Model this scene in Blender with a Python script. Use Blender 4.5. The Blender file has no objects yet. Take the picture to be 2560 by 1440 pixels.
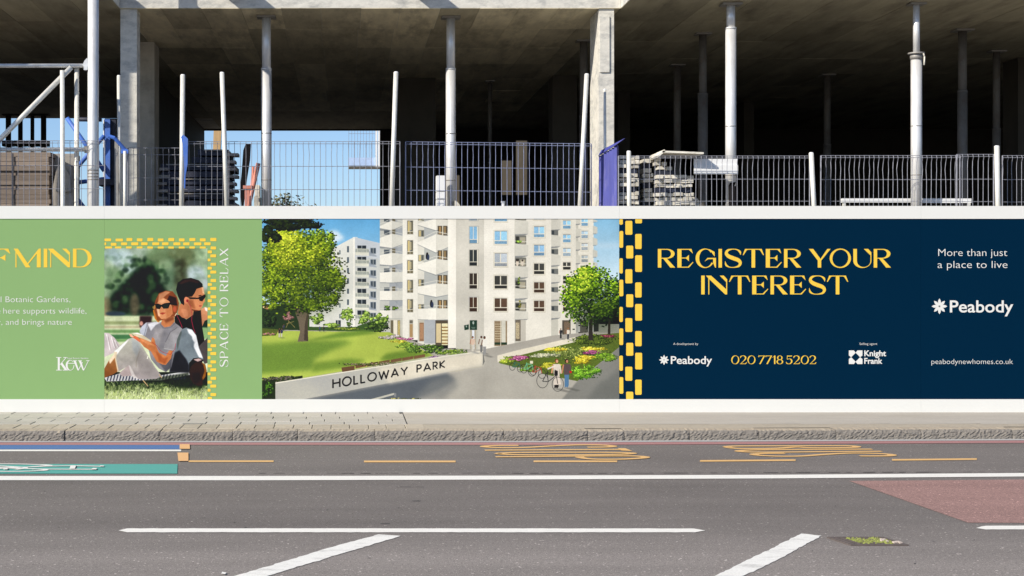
import bpy, math, random
import numpy as np
from mathutils import Vector

random.seed(7)
rng = np.random.default_rng(11)
SC = bpy.context.scene
COL = SC.collection

# ------------------------------------------------------------------ camera
# metres: x to the right, y away from the camera, z up; the road is z = 0
FPX, PX0, PY0, EYE = 4000.0, 870.0, 700.0, 1.7
cam_d = bpy.data.cameras.new('camera')
cam = bpy.data.objects.new('camera', cam_d)
COL.objects.link(cam)
cam.location = (0, 0, EYE)
cam.rotation_euler = (math.radians(90), 0, 0)
cam_d.sensor_fit = 'HORIZONTAL'
cam_d.sensor_width = 36
cam_d.lens = FPX / 2560 * 36
cam_d.shift_x = (1280 - PX0) / 2560
cam_d.shift_y = -(720 - PY0) / 2560
cam_d.clip_start = 0.1
cam_d.clip_end = 3000
SC.camera = cam

# ------------------------------------------------------------------ light
SUN_EL, SUN_AZ = math.radians(34), math.radians(56)      # azimuth measured from the facade's normal, to the left
sun_dir = Vector((-math.cos(SUN_EL) * math.sin(SUN_AZ), -math.cos(SUN_EL) * math.cos(SUN_AZ), math.sin(SUN_EL)))
world = bpy.data.worlds.new('World')
SC.world = world
world.use_nodes = True
wn = world.node_tree
wn.nodes.clear()
sky = wn.nodes.new('ShaderNodeTexSky')
sky.sky_type = 'NISHITA'
sky.sun_disc = False
sky.sun_elevation = SUN_EL
sky.sun_rotation = math.atan2(sun_dir.x, sun_dir.y)
sky.altitude = 50
sky.air_density = 0.7
sky.dust_density = 0.5
sky.ozone_density = 4.0
bg = wn.nodes.new('ShaderNodeBackground')
bg.inputs[1].default_value = 0.12
wo = wn.nodes.new('ShaderNodeOutputWorld')
wn.links.new(sky.outputs[0], bg.inputs[0])
wn.links.new(bg.outputs[0], wo.inputs[0])
sun_d = bpy.data.lights.new('sun', 'SUN')
sun_d.energy = 5.0
sun_d.angle = math.radians(0.53)
sun_d.color = (1.0, 0.92, 0.80)
sun_o = bpy.data.objects.new('sun', sun_d)
COL.objects.link(sun_o)
sun_o.rotation_euler = (-sun_dir).to_track_quat('-Z', 'Y').to_euler()
SC.view_settings.view_transform = 'Standard'
SC.view_settings.look = 'None'
SC.view_settings.exposure = 0.3
SC.view_settings.gamma = 1.0
SC.view_settings.use_curve_mapping = False
SC.cycles.max_bounces = 8
SC.cycles.diffuse_bounces = 5

# ------------------------------------------------------------------ helpers
def lin(c):
    out = []
    for v in c[:3]:
        v = v / 255.0
        out.append(v / 12.92 if v <= 0.04045 else ((v + 0.055) / 1.055) ** 2.4)
    return tuple(out)

def X(px, d): return (px - PX0) * d / FPX
def Z(py, d): return EYE - (py - PY0) * d / FPX
def ground(px, py, z=0.0):
    d = FPX * (EYE - z) / (py - PY0)
    return ((px - PX0) * d / FPX, d)

def tag(o, label=None, cat=None, group=None, kind=None):
    if label: o['label'] = label
    if cat: o['category'] = cat
    if group: o['group'] = group
    if kind: o['kind'] = kind
    return o

def empty(name, loc, label=None, cat=None, group=None, kind=None):
    o = bpy.data.objects.new(name, None)
    COL.objects.link(o)
    o.location = loc
    o.empty_display_size = 0.2
    return tag(o, label, cat, group, kind)

def base_of(o):
    v = Vector((0, 0, 0))
    while o is not None:
        v = v + Vector(o.location)
        o = o.parent
    return v

class MB:
    """collects faces in world coordinates; build() links them as one mesh object"""
    def __init__(self):
        self.v, self.f = [], []
    def poly(self, pts):
        n = len(self.v)
        self.v += [tuple(p) for p in pts]
        self.f.append(tuple(range(n, n + len(pts))))
        return self
    def box(self, x0, x1, y0, y1, z0, z1, bev=0.0):
        n = len(self.v)
        if bev <= 0:
            self.v += [(x0, y0, z0), (x1, y0, z0), (x1, y1, z0), (x0, y1, z0), (x0, y0, z1), (x1, y0, z1), (x1, y1, z1), (x0, y1, z1)]
            self.f += [tuple(n + i for i in q) for q in ((0, 3, 2, 1), (4, 5, 6, 7), (0, 1, 5, 4), (1, 2, 6, 5), (2, 3, 7, 6), (3, 0, 4, 7))]
        else:
            b = bev
            for (z, i) in ((z0, 0.0), (z1 - b, 0.0), (z1, b)):
                self.v += [(x0 + i, y0 + i, z), (x1 - i, y0 + i, z), (x1 - i, y1 - i, z), (x0 + i, y1 - i, z)]
            self.f.append((n + 3, n + 2, n + 1, n))
            for k in (0, 4):
                for i in range(4):
                    j = (i + 1) % 4
                    self.f.append((n + k + i, n + k + j, n + k + 4 + j, n + k + 4 + i))
            self.f.append((n + 8, n + 9, n + 10, n + 11))
        return self
    def obox(self, c, ax, ay, az):
        """box from centre and three half-axis vectors"""
        n = len(self.v)
        c, ax, ay, az = Vector(c), Vector(ax), Vector(ay), Vector(az)
        for sz in (-1, 1):
            for sx, sy in ((-1, -1), (1, -1), (1, 1), (-1, 1)):
                self.v.append(tuple(c + ax * sx + ay * sy + az * sz))
        self.f += [tuple(n + i for i in q) for q in ((0, 3, 2, 1), (4, 5, 6, 7), (0, 1, 5, 4), (1, 2, 6, 5), (2, 3, 7, 6), (3, 0, 4, 7))]
        return self
    def tube(self, p0, p1, r, n=12, r1=None, caps=True):
        p0, p1 = Vector(p0), Vector(p1)
        r1 = r if r1 is None else r1
        d = (p1 - p0).normalized()
        a = Vector((0, 1, 0)) if abs(d.y) < 0.9 else Vector((1, 0, 0))
        u = d.cross(a).normalized()
        w = d.cross(u)
        m = len(self.v)
        for (p, q) in ((p0, r), (p1, r1)):
            for i in range(n):
                t = 2 * math.pi * i / n
                self.v.append(tuple(p + u * (q * math.cos(t)) + w * (q * math.sin(t))))
        for i in range(n):
            j = (i + 1) % n
            self.f.append((m + i, m + n + i, m + n + j, m + j))
        if caps:
            self.f.append(tuple(m + i for i in range(n)))
            self.f.append(tuple(m + n + i for i in reversed(range(n))))
        return self
    def path(self, pts, r, n=6):
        for a, b in zip(pts[:-1], pts[1:]):
            self.tube(a, b, r, n)
        return self
    def prism(self, pts, y0, y1):
        """outline given in x,z; front at y0, back at y1"""
        n, k = len(self.v), len(pts)
        self.v += [(p[0], y0, p[1]) for p in pts] + [(p[0], y1, p[1]) for p in pts]
        self.f.append(tuple(range(n, n + k)))
        self.f.append(tuple(n + k + i for i in reversed(range(k))))
        for i in range(k):
            j = (i + 1) % k
            self.f.append((n + i, n + k + i, n + k + j, n + j))
        return self
    def build(self, name, mat, parent=None, smooth=False, kind=None, fix=True):
        b = base_of(parent)
        me = bpy.data.meshes.new(name)
        me.from_pydata([(x - b.x, y - b.y, z - b.z) for x, y, z in self.v], [], self.f)
        if fix:
            import bmesh
            bm = bmesh.new()
            bm.from_mesh(me)
            bmesh.ops.recalc_face_normals(bm, faces=bm.faces)
            bm.to_mesh(me)
            bm.free()
        if smooth:
            for p in me.polygons:
                p.use_smooth = len(p.vertices) == 4
        me.materials.append(mat)
        o = bpy.data.objects.new(name, me)
        COL.objects.link(o)
        o.parent = parent
        if kind: o['kind'] = kind
        return o

# ------------------------------------------------------------------ materials
def new_mat(name):
    m = bpy.data.materials.new(name)
    m.use_nodes = True
    nt = m.node_tree
    return m, nt, nt.nodes['Principled BSDF']

def mat(name, col, rough=0.8, metal=0.0, var=0.0, scale=3.0, bump=0.0, bscale=40.0, dirt=None, dirt_amt=0.0, dscale=1.5, rnd=0.0, stretch=(1, 1, 1), spec=0.4):
    """base colour with two octaves of mottling, optional dirt patches, bump and per-object variation"""
    m, nt, p = new_mat(name)
    N, L = nt.nodes, nt.links
    tc = N.new('ShaderNodeTexCoord')
    mp = N.new('ShaderNodeMapping')
    mp.inputs['Scale'].default_value = stretch
    L.new(tc.outputs['Object'], mp.inputs[0])
    p.inputs['Roughness'].default_value = rough
    p.inputs['Metallic'].default_value = metal
    p.inputs['Specular IOR Level'].default_value = spec
    rgb = N.new('ShaderNodeRGB')
    rgb.outputs[0].default_value = (*col, 1)
    out = rgb.outputs[0]
    def mult(out, fac_out, lo, hi):
        mr = N.new('ShaderNodeMapRange')
        mr.inputs[1].default_value = 0.25
        mr.inputs[2].default_value = 0.75
        mr.inputs[3].default_value = lo
        mr.inputs[4].default_value = hi
        L.new(fac_out, mr.inputs[0])
        mx = N.new('ShaderNodeVectorMath')
        mx.operation = 'SCALE'
        L.new(out, mx.inputs[0])
        L.new(mr.outputs[0], mx.inputs['Scale'])
        return mx.outputs[0]
    if var:
        nz = N.new('ShaderNodeTexNoise')
        nz.inputs['Scale'].default_value = scale
        nz.inputs['Detail'].default_value = 8
        nz.inputs['Roughness'].default_value = 0.65
        L.new(mp.outputs[0], nz.inputs['Vector'])
        out = mult(out, nz.outputs[0], 1 - var, 1 + var)
    if dirt is not None:
        nz = N.new('ShaderNodeTexNoise')
        nz.inputs['Scale'].default_value = dscale
        nz.inputs['Detail'].default_value = 10
        nz.inputs['Roughness'].default_value = 0.7
        L.new(mp.outputs[0], nz.inputs['Vector'])
        mr = N.new('ShaderNodeMapRange')
        mr.inputs[1].default_value = 0.48
        mr.inputs[2].default_value = 0.7
        mr.inputs[4].default_value = dirt_amt
        L.new(nz.outputs[0], mr.inputs[0])
        mx = N.new('ShaderNodeMix')
        mx.data_type = 'RGBA'
        L.new(mr.outputs[0], mx.inputs[0])
        L.new(out, mx.inputs[6])
        mx.inputs[7].default_value = (*dirt, 1)
        out = mx.outputs[2]
    if rnd:
        oi = N.new('ShaderNodeObjectInfo')
        mr = N.new('ShaderNodeMapRange')
        mr.inputs[3].default_value = 1 - rnd
        mr.inputs[4].default_value = 1 + rnd
        L.new(oi.outputs['Random'], mr.inputs[0])
        mx = N.new('ShaderNodeVectorMath')
        mx.operation = 'SCALE'
        L.new(out, mx.inputs[0])
        L.new(mr.outputs[0], mx.inputs['Scale'])
        out = mx.outputs[0]
    L.new(out, p.inputs['Base Color'])
    if bump:
        nz = N.new('ShaderNodeTexNoise')
        nz.inputs['Scale'].default_value = bscale
        nz.inputs['Detail'].default_value = 6
        L.new(mp.outputs[0], nz.inputs['Vector'])
        bp = N.new('ShaderNodeBump')
        bp.inputs['Strength'].default_value = bump
        bp.inputs['Distance'].default_value = 0.01
        L.new(nz.outputs[0], bp.inputs['Height'])
        L.new(bp.outputs[0], p.inputs['Normal'])
    return m

def asphalt(name, base, tint_scale=1.0):
    m, nt, p = new_mat(name)
    N, L = nt.nodes, nt.links
    tc = N.new('ShaderNodeTexCoord')
    p.inputs['Roughness'].default_value = 0.88
    p.inputs['Specular IOR Level'].default_value = 0.25
    def noise(scale, detail=4, rough=0.6, vec=None):
        n = N.new('ShaderNodeTexNoise')
        n.inputs['Scale'].default_value = scale
        n.inputs['Detail'].default_value = detail
        n.inputs['Roughness'].default_value = rough
        L.new(vec or tc.outputs['Object'], n.inputs['Vector'])
        return n.outputs[0]
    def mr(src, a, b, c, d):
        n = N.new('ShaderNodeMapRange')
        for i, v in enumerate((a, b, c, d)):
            n.inputs[i + 1].default_value = v
        L.new(src, n.inputs[0])
        return n.outputs[0]
    def op(kind, a, b):
        n = N.new('ShaderNodeMath')
        n.operation = kind
        for i, v in enumerate((a, b)):
            if isinstance(v, (int, float)): n.inputs[i].default_value = v
            else: L.new(v, n.inputs[i])
        return n.outputs[0]
    grain = mr(noise(105, 3, 0.75), 0.3, 0.7, 0.5, 1.5)
    coarse = mr(noise(36, 3), 0.3, 0.7, 0.85, 1.15)
    st = N.new('ShaderNodeMapping')
    st.inputs['Scale'].default_value = (0.12, 1.1, 1)
    L.new(tc.outputs['Object'], st.inputs[0])
    streak = mr(noise(1.6, 6, 0.6, st.outputs[0]), 0.3, 0.7, 0.88, 1.12)
    patch = mr(noise(0.5, 6), 0.3, 0.7, 0.92, 1.08)
    f = op('MULTIPLY', op('MULTIPLY', grain, coarse), op('MULTIPLY', streak, patch))
    for vs, pr, amt, rad in ((85, .92, 1.1, .34), (40, .955, 1.5, .30), (60, .94, -.5, .32)):
        vo = N.new('ShaderNodeTexVoronoi')
        vo.inputs['Scale'].default_value = vs
        L.new(tc.outputs['Object'], vo.inputs['Vector'])
        wn_ = N.new('ShaderNodeTexWhiteNoise')
        L.new(vo.outputs['Color'], wn_.inputs[0])
        spot = op('MULTIPLY', op('LESS_THAN', vo.outputs['Distance'], rad), op('GREATER_THAN', wn_.outputs[0], pr))
        f = op('MULTIPLY', f, op('ADD', 1.0, op('MULTIPLY', spot, amt)))
    # lane polished by tyres: between the two white lines the binder is a little darker
    sep = N.new('ShaderNodeSeparateXYZ')
    L.new(tc.outputs['Object'], sep.inputs[0])
    lane = mr(sep.outputs[1], 9.7, 11.3, 0, 1)
    bus = mr(sep.outputs[1], 13.2, 13.9, 0, 1)
    f = op('MULTIPLY', f, op('ADD', op('SUBTRACT', 1.0, op('MULTIPLY', lane, 0.33)), op('MULTIPLY', bus, 0.05)))
    rgb = N.new('ShaderNodeRGB')
    rgb.outputs[0].default_value = (*base, 1)
    sc = N.new('ShaderNodeVectorMath')
    sc.operation = 'SCALE'
    L.new(rgb.outputs[0], sc.inputs[0])
    L.new(f, sc.inputs['Scale'])
    L.new(sc.outputs[0], p.inputs['Base Color'])
    bp = N.new('ShaderNodeBump')
    bp.inputs['Strength'].default_value = 0.5
    bp.inputs['Distance'].default_value = 0.004
    L.new(noise(120, 4), bp.inputs['Height'])
    L.new(bp.outputs[0], p.inputs['Normal'])
    return m

def paint(name, col, wear=0.35, under=(0.17, 0.155, 0.145), wscale=9.0):
    """road paint worn through to the asphalt"""
    m, nt, p = new_mat(name)
    N, L = nt.nodes, nt.links
    tc = N.new('ShaderNodeTexCoord')
    p.inputs['Roughness'].default_value = 0.7
    st = N.new('ShaderNodeMapping')
    st.inputs['Scale'].default_value = (0.6, 1.5, 1)
    L.new(tc.outputs['Object'], st.inputs[0])
    n1 = N.new('ShaderNodeTexNoise')
    n1.inputs['Scale'].default_value = wscale
    n1.inputs['Detail'].default_value = 9
    n1.inputs['Roughness'].default_value = 0.75
    L.new(st.outputs[0], n1.inputs['Vector'])
    mr = N.new('ShaderNodeMapRange')
    mr.inputs[1].default_value = 0.52
    mr.inputs[2].default_value = 0.78
    mr.inputs[4].default_value = wear
    L.new(n1.outputs[0], mr.inputs[0])
    n2 = N.new('ShaderNodeTexNoise')
    n2.inputs['Scale'].default_value = 130
    n2.inputs['Detail'].default_value = 3
    L.new(tc.outputs['Object'], n2.inputs['Vector'])
    mr2 = N.new('ShaderNodeMapRange')
    mr2.inputs[1].default_value = 0.3
    mr2.inputs[2].default_value = 0.7
    mr2.inputs[3].default_value = 0.88
    mr2.inputs[4].default_value = 1.1
    L.new(n2.outputs[0], mr2.inputs[0])
    mx = N.new('ShaderNodeMix')
    mx.data_type = 'RGBA'
    mx.inputs[6].default_value = (*col, 1)
    mx.inputs[7].default_value = (*under, 1)
    L.new(mr.outputs[0], mx.inputs[0])
    sc = N.new('ShaderNodeVectorMath')
    sc.operation = 'SCALE'
    L.new(mx.outputs[2], sc.inputs[0])
    L.new(mr2.outputs[0], sc.inputs['Scale'])
    L.new(sc.outputs[0], p.inputs['Base Color'])
    return m

KP = 0.785          # print ink: photograph value (lit by sun) to albedo
def ink(name, c):
    return mat(name, tuple(v * KP for v in lin(c)), rough=0.6, var=0.015, scale=2.0, spec=0.03)

M = {}
M['asphalt'] = asphalt('asphalt', (0.235, 0.212, 0.195))
M['asphalt_red'] = asphalt('red_asphalt', (0.43, 0.265, 0.235))
M['pave_slab'] = mat('paving_slab', (0.44, 0.415, 0.37), 0.9, var=0.08, scale=6, bump=0.2, bscale=120, dirt=(0.40, 0.37, 0.32), dirt_amt=0.5, dscale=3, rnd=0.07)
M['pave_flat'] = mat('paving_concrete', (0.43, 0.40, 0.35), 0.9, var=0.08, scale=5, bump=0.2, bscale=150, dirt=(0.38, 0.345, 0.29), dirt_amt=0.55, dscale=1.3, stretch=(0.4, 1, 1))
M['pave_joint'] = mat('joint_sand', (0.17, 0.16, 0.14), 0.95, var=0.2, scale=20)
M['setts'] = mat('sett', (0.42, 0.37, 0.29), 0.9, var=0.16, scale=14, bump=0.3, bscale=90, rnd=0.08)
M['granite'] = mat('granite_kerb', (0.21, 0.192, 0.168), 0.92, var=0.4, scale=60, bump=0.8, bscale=85, dirt=(0.11, 0.10, 0.092), dirt_amt=0.8, dscale=30, rnd=0.04)
M['kerb_top'] = mat('tan_kerb_top', (0.40, 0.345, 0.265), 0.9, var=0.14, scale=14, bump=0.3, bscale=90, dirt=(0.30, 0.23, 0.15), dirt_amt=0.5, dscale=7)  # paler tan for the up-facing kerb faces
M['white_paint'] = paint('white_road_paint', (0.80, 0.78, 0.72), 0.25)
M['white_worn'] = paint('worn_white_road_paint', (0.78, 0.77, 0.72), 0.7, wscale=6)
M['yellow_paint'] = paint('yellow_road_paint', (0.72, 0.44, 0.17), 0.3)
M['orange_paint'] = paint('orange_road_paint', (0.74, 0.43, 0.19), 0.2)
M['green_paint'] = paint('green_road_paint', (0.085, 0.36, 0.31), 0.2)
M['blue_paint'] = paint('blue_road_paint', (0.075, 0.16, 0.36), 0.35)
M['red_paint'] = paint('red_road_paint', (0.38, 0.19, 0.185), 0.5)
M['gutter'] = paint('pale_gutter', (0.42, 0.42, 0.41), 0.6, wscale=5)
M['tar'] = mat('tar_joint', (0.06, 0.055, 0.055), 0.9, var=0.3, scale=8)
M['soil'] = mat('bare_soil', (0.10, 0.085, 0.062), 0.95, var=0.3, scale=1.2, bump=0.5)
M['concrete'] = mat('concrete', (0.46, 0.43, 0.375), 0.9, var=0.16, scale=4, bump=0.35, bscale=30, dirt=(0.22, 0.21, 0.19), dirt_amt=0.6, dscale=2.2)
M['concrete_edge'] = mat('edge_concrete', (0.62, 0.60, 0.54), 0.9, var=0.16, scale=6, bump=0.45, bscale=26, dirt=(0.25, 0.26, 0.26), dirt_amt=0.75, dscale=3.2, stretch=(1, 1, 2))
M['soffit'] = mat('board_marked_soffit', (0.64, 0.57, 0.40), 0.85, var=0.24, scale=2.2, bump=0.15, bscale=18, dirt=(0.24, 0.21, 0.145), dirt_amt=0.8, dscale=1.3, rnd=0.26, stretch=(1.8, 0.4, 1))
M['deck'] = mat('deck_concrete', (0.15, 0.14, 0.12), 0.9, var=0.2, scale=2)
M['shaded_steel'] = mat('shaded_rusty_steel', (0.16, 0.15, 0.14), 0.7, metal=0.2, var=0.2, scale=8, dirt=(0.12, 0.08, 0.05), dirt_amt=0.5, dscale=5)  # darker copy of the prop steel: interior shade put into the colour, plus rust
M['soffit_shade'] = mat('shaded_soffit', (0.34, 0.31, 0.22), 0.85, var=0.24, scale=2.2, bump=0.15, bscale=18, dirt=(0.15, 0.13, 0.095), dirt_amt=0.8, dscale=1.3, rnd=0.2, stretch=(1.8, 0.4, 1))  # soffit colour darkened: dimness of side bays and deep interior painted in
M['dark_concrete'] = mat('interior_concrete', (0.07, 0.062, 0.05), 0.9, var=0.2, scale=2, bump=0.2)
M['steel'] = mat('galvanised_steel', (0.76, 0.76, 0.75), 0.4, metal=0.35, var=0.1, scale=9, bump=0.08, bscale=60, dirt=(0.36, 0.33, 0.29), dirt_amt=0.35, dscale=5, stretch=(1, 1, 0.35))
M['steel_dark'] = mat('dull_steel', (0.30, 0.29, 0.27), 0.6, metal=0.3, var=0.2, scale=12, dirt=(0.2, 0.13, 0.08), dirt_amt=0.4, dscale=6)
M['alu'] = mat('scaffold_tube', (0.76, 0.75, 0.69), 0.45, metal=0.25, var=0.08, scale=14, dirt=(0.4, 0.36, 0.3), dirt_amt=0.35, dscale=8)
M['wire'] = mat('fence_wire', (0.31, 0.32, 0.37), 0.5, metal=0.35, var=0.2, scale=16)
M['wire_blue'] = mat('blue_fence_wire', (0.27, 0.31, 0.47), 0.5, metal=0.3, var=0.25, scale=12)
M['blue_sheet'] = mat('blue_painted_steel', (0.06, 0.068, 0.30), 0.5, var=0.25, scale=5, dirt=(0.2, 0.19, 0.34), dirt_amt=0.6, dscale=4, stretch=(1, 1, 0.25))
M['form_blue'] = mat('blue_formwork_steel', (0.06, 0.16, 0.55), 0.5, var=0.2, scale=5, dirt=(0.2, 0.22, 0.3), dirt_amt=0.4, dscale=3)
M['dark_panel'] = mat('dark_formwork_panel', (0.022, 0.026, 0.045), 0.6, var=0.3, scale=6, rnd=0.3)
M['batten'] = mat('grey_timber', (0.30, 0.28, 0.25), 0.85, var=0.3, scale=10, rnd=0.25)
M['plywood'] = mat('weathered_plywood', (0.205, 0.165, 0.135), 0.85, var=0.25, scale=7, rnd=0.3, stretch=(0.5, 1, 6))
M['ply_edge'] = mat('pale_board', (0.62, 0.59, 0.51), 0.85, var=0.2, scale=7, rnd=0.25, dirt=(0.2, 0.18, 0.15), dirt_amt=0.6, dscale=9)
M['stone'] = mat('grey_sack', (0.33, 0.30, 0.26), 0.95, var=0.2, scale=7, bump=0.6, bscale=16)
M['timber'] = mat('yellow_timber', (0.50, 0.33, 0.16), 0.8, var=0.2, scale=6, stretch=(5, 5, 0.6))
M['red_steel'] = mat('red_oxide_steel', (0.60, 0.24, 0.18), 0.6, var=0.25, scale=8)
M['black'] = mat('black_board', (0.012, 0.011, 0.012), 0.9, var=0.3, scale=5, spec=0.05)
M['pale_blue'] = mat('pale_blue_sheet', (0.42, 0.55, 0.78), 0.6, var=0.15, scale=5)
M['white_board'] = mat('white_board', (0.78, 0.79, 0.79), 0.6, var=0.06, scale=6)
M['strap'] = mat('packing_strap', (0.05, 0.05, 0.06), 0.5)
M['bark'] = mat('bark', (0.10, 0.075, 0.055), 0.9, var=0.3, scale=9)
M['leaf'] = mat('leaf', (0.16, 0.165, 0.085), 0.7, var=0.4, scale=2, rnd=0.1)
M['moss'] = mat('moss', (0.21, 0.235, 0.06), 0.95, var=0.5, scale=45, bump=0.6, bscale=60)
M['iron'] = mat('cast_iron', (0.11, 0.09, 0.082), 0.75, var=0.3, scale=20)
M['litter'] = mat('pale_litter', (0.5, 0.42, 0.36), 0.9, var=0.3, scale=60)
M['house_brick'] = mat('distant_masonry', (0.10, 0.085, 0.062), 0.9, var=0.15, scale=4)

C_WHITE, C_GREEN, C_NAVY, C_YELLOW = (241, 242, 238), (146, 184, 122), (0, 38, 64), (255, 214, 82)
M['ink_white'] = ink('white_print', C_WHITE)
M['ink_green'] = ink('green_print', C_GREEN)
M['ink_navy'] = ink('navy_print', C_NAVY)
M['ink_yellow'] = ink('yellow_print', C_YELLOW)
# ================================================================== GROUND
def kerb_shift(px):                      # the kerb bends slightly away from us on the right
    return -max(0.0, px - 1400) / 1160 * 5.0

def strip(px0, px1, y0, y1, z, shift=False, n=24):
    """a painted band between two image rows, laid on the road"""
    mb = MB()
    a, b = [], []
    for i in range(n + 1):
        px = px0 + (px1 - px0) * i / n
        s = kerb_shift(px) if shift else 0
        g0, g1 = ground(px, y0 + s), ground(px, y1 + s)
        a.append((g0[0], g0[1], z)); b.append((g1[0], g1[1], z))
    for i in range(n):
        mb.poly([b[i], b[i + 1], a[i + 1], a[i]])
    return mb

def gpoly(pts, z, rough=0.0):
    P = [Vector((*ground(px, py), z)) for px, py in pts]
    if rough:
        Q = []
        for a, b in zip(P, P[1:] + P[:1]):
            n = max(1, int((b - a).length / .045))
            nrm = Vector((-(b - a).y, (b - a).x, 0)).normalized()
            Q += [a + (b - a) * (k / n) + nrm * (random.gauss(0, rough) if k else 0) for k in range(n)]
        P = Q
    return MB().poly([tuple(p) for p in P])

terrain = MB().box(-900, 900, 22, 1500, -0.6, -0.05)
terrain.box(-900, 900, -300, -25, -0.6, -0.05)
terrain.build('terrain', M['soil'])
bpy.data.objects['terrain']['kind'] = 'structure'

road = empty('road', (0, 0, 0), kind='structure')
KB = [(-60, 16.87), (ground(1400, 1103)[0], 16.87), (ground(2560, 1098)[0], ground(2560, 1098)[1]), (60, 16.87 + 0.0434 * 50)]
def kerb_y(x):
    for (xa, ya), (xb, yb) in zip(KB[:-1], KB[1:]):
        if x <= xb:
            return ya + (yb - ya) * (x - xa) / (xb - xa)
    return KB[-1][1]
mb = MB()
xs = [-60, -20, -8, -4, 0, 2, 3, 4, 5, 6, 7, 8, 12, 20, 60]
for xa, xb in zip(xs[:-1], xs[1:]):
    mb.poly([(xa, -26, 0), (xb, -26, 0), (xb, kerb_y(xb) + 0.02, 0), (xa, kerb_y(xa) + 0.02, 0)])
mb.build('carriageway', M['asphalt'], road)

strip(-900, 4000, 1102.6, 1106.6, 0.004, True, 60).build('gutter_strip', M['gutter'], road)
strip(-900, 4000, 1107.2, 1113.2, 0.004, True, 60).build('red_line', M['red_paint'], road)
strip(-900, 450, 1113.4, 1124.2, 0.004).build('blue_band', M['blue_paint'], road)
strip(-900, 453, 1124.8, 1129.0, 0.004).build('white_line', M['white_paint'], road)
gpoly([(449, 1124), (475, 1124), (474, 1112.4), (449, 1112.4)], 0.0085).build('orange_block', M['orange_paint'], road)
gpoly([(446, 1154.5), (471, 1154.5), (471, 1133.5), (443.5, 1133.5)], 0.0085).build('orange_block', M['orange_paint'], road)
for (a, b, y0, y1, t) in ((471, 684, 1152, 1156, 0), (910, 1139, 1152.4, 1156.8, 0), (1334, 1543, 1152.2, 1156.2, 0), (1750, 1989, 1151.2, 1155.2, -2), (2230, 2442, 1148.6, 1152.6, -2), (2760, 2990, 1146.5, 1150.4, -1)):
    gpoly([(a, y1), (b, y1 + t), (b, y0 + t), (a, y0)], 0.004).build('yellow_dash', M['yellow_paint'], road)
gpoly([(-900, 1185), (443, 1185), (444, 1161), (-900, 1161)], 0.004).build('green_patch', M['green_paint'], road)

def stroke(mb, pts, w, z, n=5):
    """ribbon of constant width on the road through image points (smoothed)"""
    P = [Vector((*ground(px, py), 0)) for px, py in pts]
    Q = []
    for i in range(len(P) - 1):
        p0, p1, p2, p3 = P[max(i - 1, 0)], P[i], P[i + 1], P[min(i + 2, len(P) - 1)]
        for k in range(n):
            t = k / n
            Q.append(0.5 * ((2 * p1) + (p2 - p0) * t + (2 * p0 - 5 * p1 + 4 * p2 - p3) * t * t + (3 * p1 - p0 - 3 * p2 + p3) * t ** 3))
    Q.append(P[-1])
    L_, R_ = [], []
    for i, q in enumerate(Q):
        d = (Q[min(i + 1, len(Q) - 1)] - Q[max(i - 1, 0)]).normalized()
        nrm = Vector((-d.y, d.x, 0))
        ww = w
        L_.append(q + nrm * ww / 2); R_.append(q - nrm * ww / 2)
    for i in range(len(Q) - 1):
        mb.poly([(R_[i].x, R_[i].y, z), (R_[i + 1].x, R_[i + 1].y, z), (L_[i + 1].x, L_[i + 1].y, z), (L_[i].x, L_[i].y, z)])
    return mb

def sb(x, y): return (1180 + x * 0.1875, 1095 + y * 0.1875)
def bb(x, y): return (1780 + x * 0.1875, 1095 + y * 0.1875)
W_ = 0.088
word = MB()
stroke(word, [sb(620, 103), sb(350, 104), sb(180, 112), sb(190, 124), sb(420, 134), sb(760, 128), sb(1100, 108), sb(1450, 95), sb(1750, 99), sb(1880, 112), sb(1800, 124), sb(1540, 127)], W_, 0.0042)
stroke(word, [sb(170, 168), sb(1000, 163), sb(1990, 157)], W_, 0.0046)
word.poly([(*ground(*sb(1940, 142)), 0.005), (*ground(*sb(1990, 172)), 0.005), (*ground(*sb(2140, 180)), 0.005), (*ground(*sb(2045, 142)), 0.005)])
ring = [sb(330, 211), sb(600, 200), sb(1100, 197), sb(1700, 197), sb(2050, 202), sb(2140, 211), sb(1950, 224), sb(1300, 232), sb(700, 231), sb(430, 222), sb(330, 211)]
stroke(word, ring, W_, 0.0054)
stroke(word, [sb(315, 258), sb(900, 254), sb(1400, 248), sb(2080, 246), sb(2290, 256), sb(2280, 272), sb(2020, 288), sb(1650, 289), sb(1480, 274), sb(1420, 252)], W_, 0.0058)
word.build('stop_lettering', M['yellow_paint'], road)
word = MB()
stroke(word, [bb(190, 126), bb(300, 112), bb(900, 109), bb(1700, 107), bb(1900, 113), bb(1900, 128), bb(1600, 136), bb(1300, 134), bb(1120, 124), bb(900, 140), bb(600, 146), bb(330, 143), bb(190, 126)], W_, 0.0042)
stroke(word, [bb(2135, 154), bb(1400, 157), bb(700, 162), bb(400, 172), bb(390, 186), bb(700, 195), bb(1500, 188), bb(2260, 183)], W_, 0.0048)
stroke(word, [bb(970, 210), bb(700, 212), bb(560, 222), bb(640, 238), bb(900, 249), bb(1200, 246), bb(1500, 225), bb(1850, 208), bb(2200, 213), bb(2390, 228), bb(2340, 244), bb(1970, 246)], W_, 0.0054)
word.build('bus_lettering', M['yellow_paint'], road)

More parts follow.
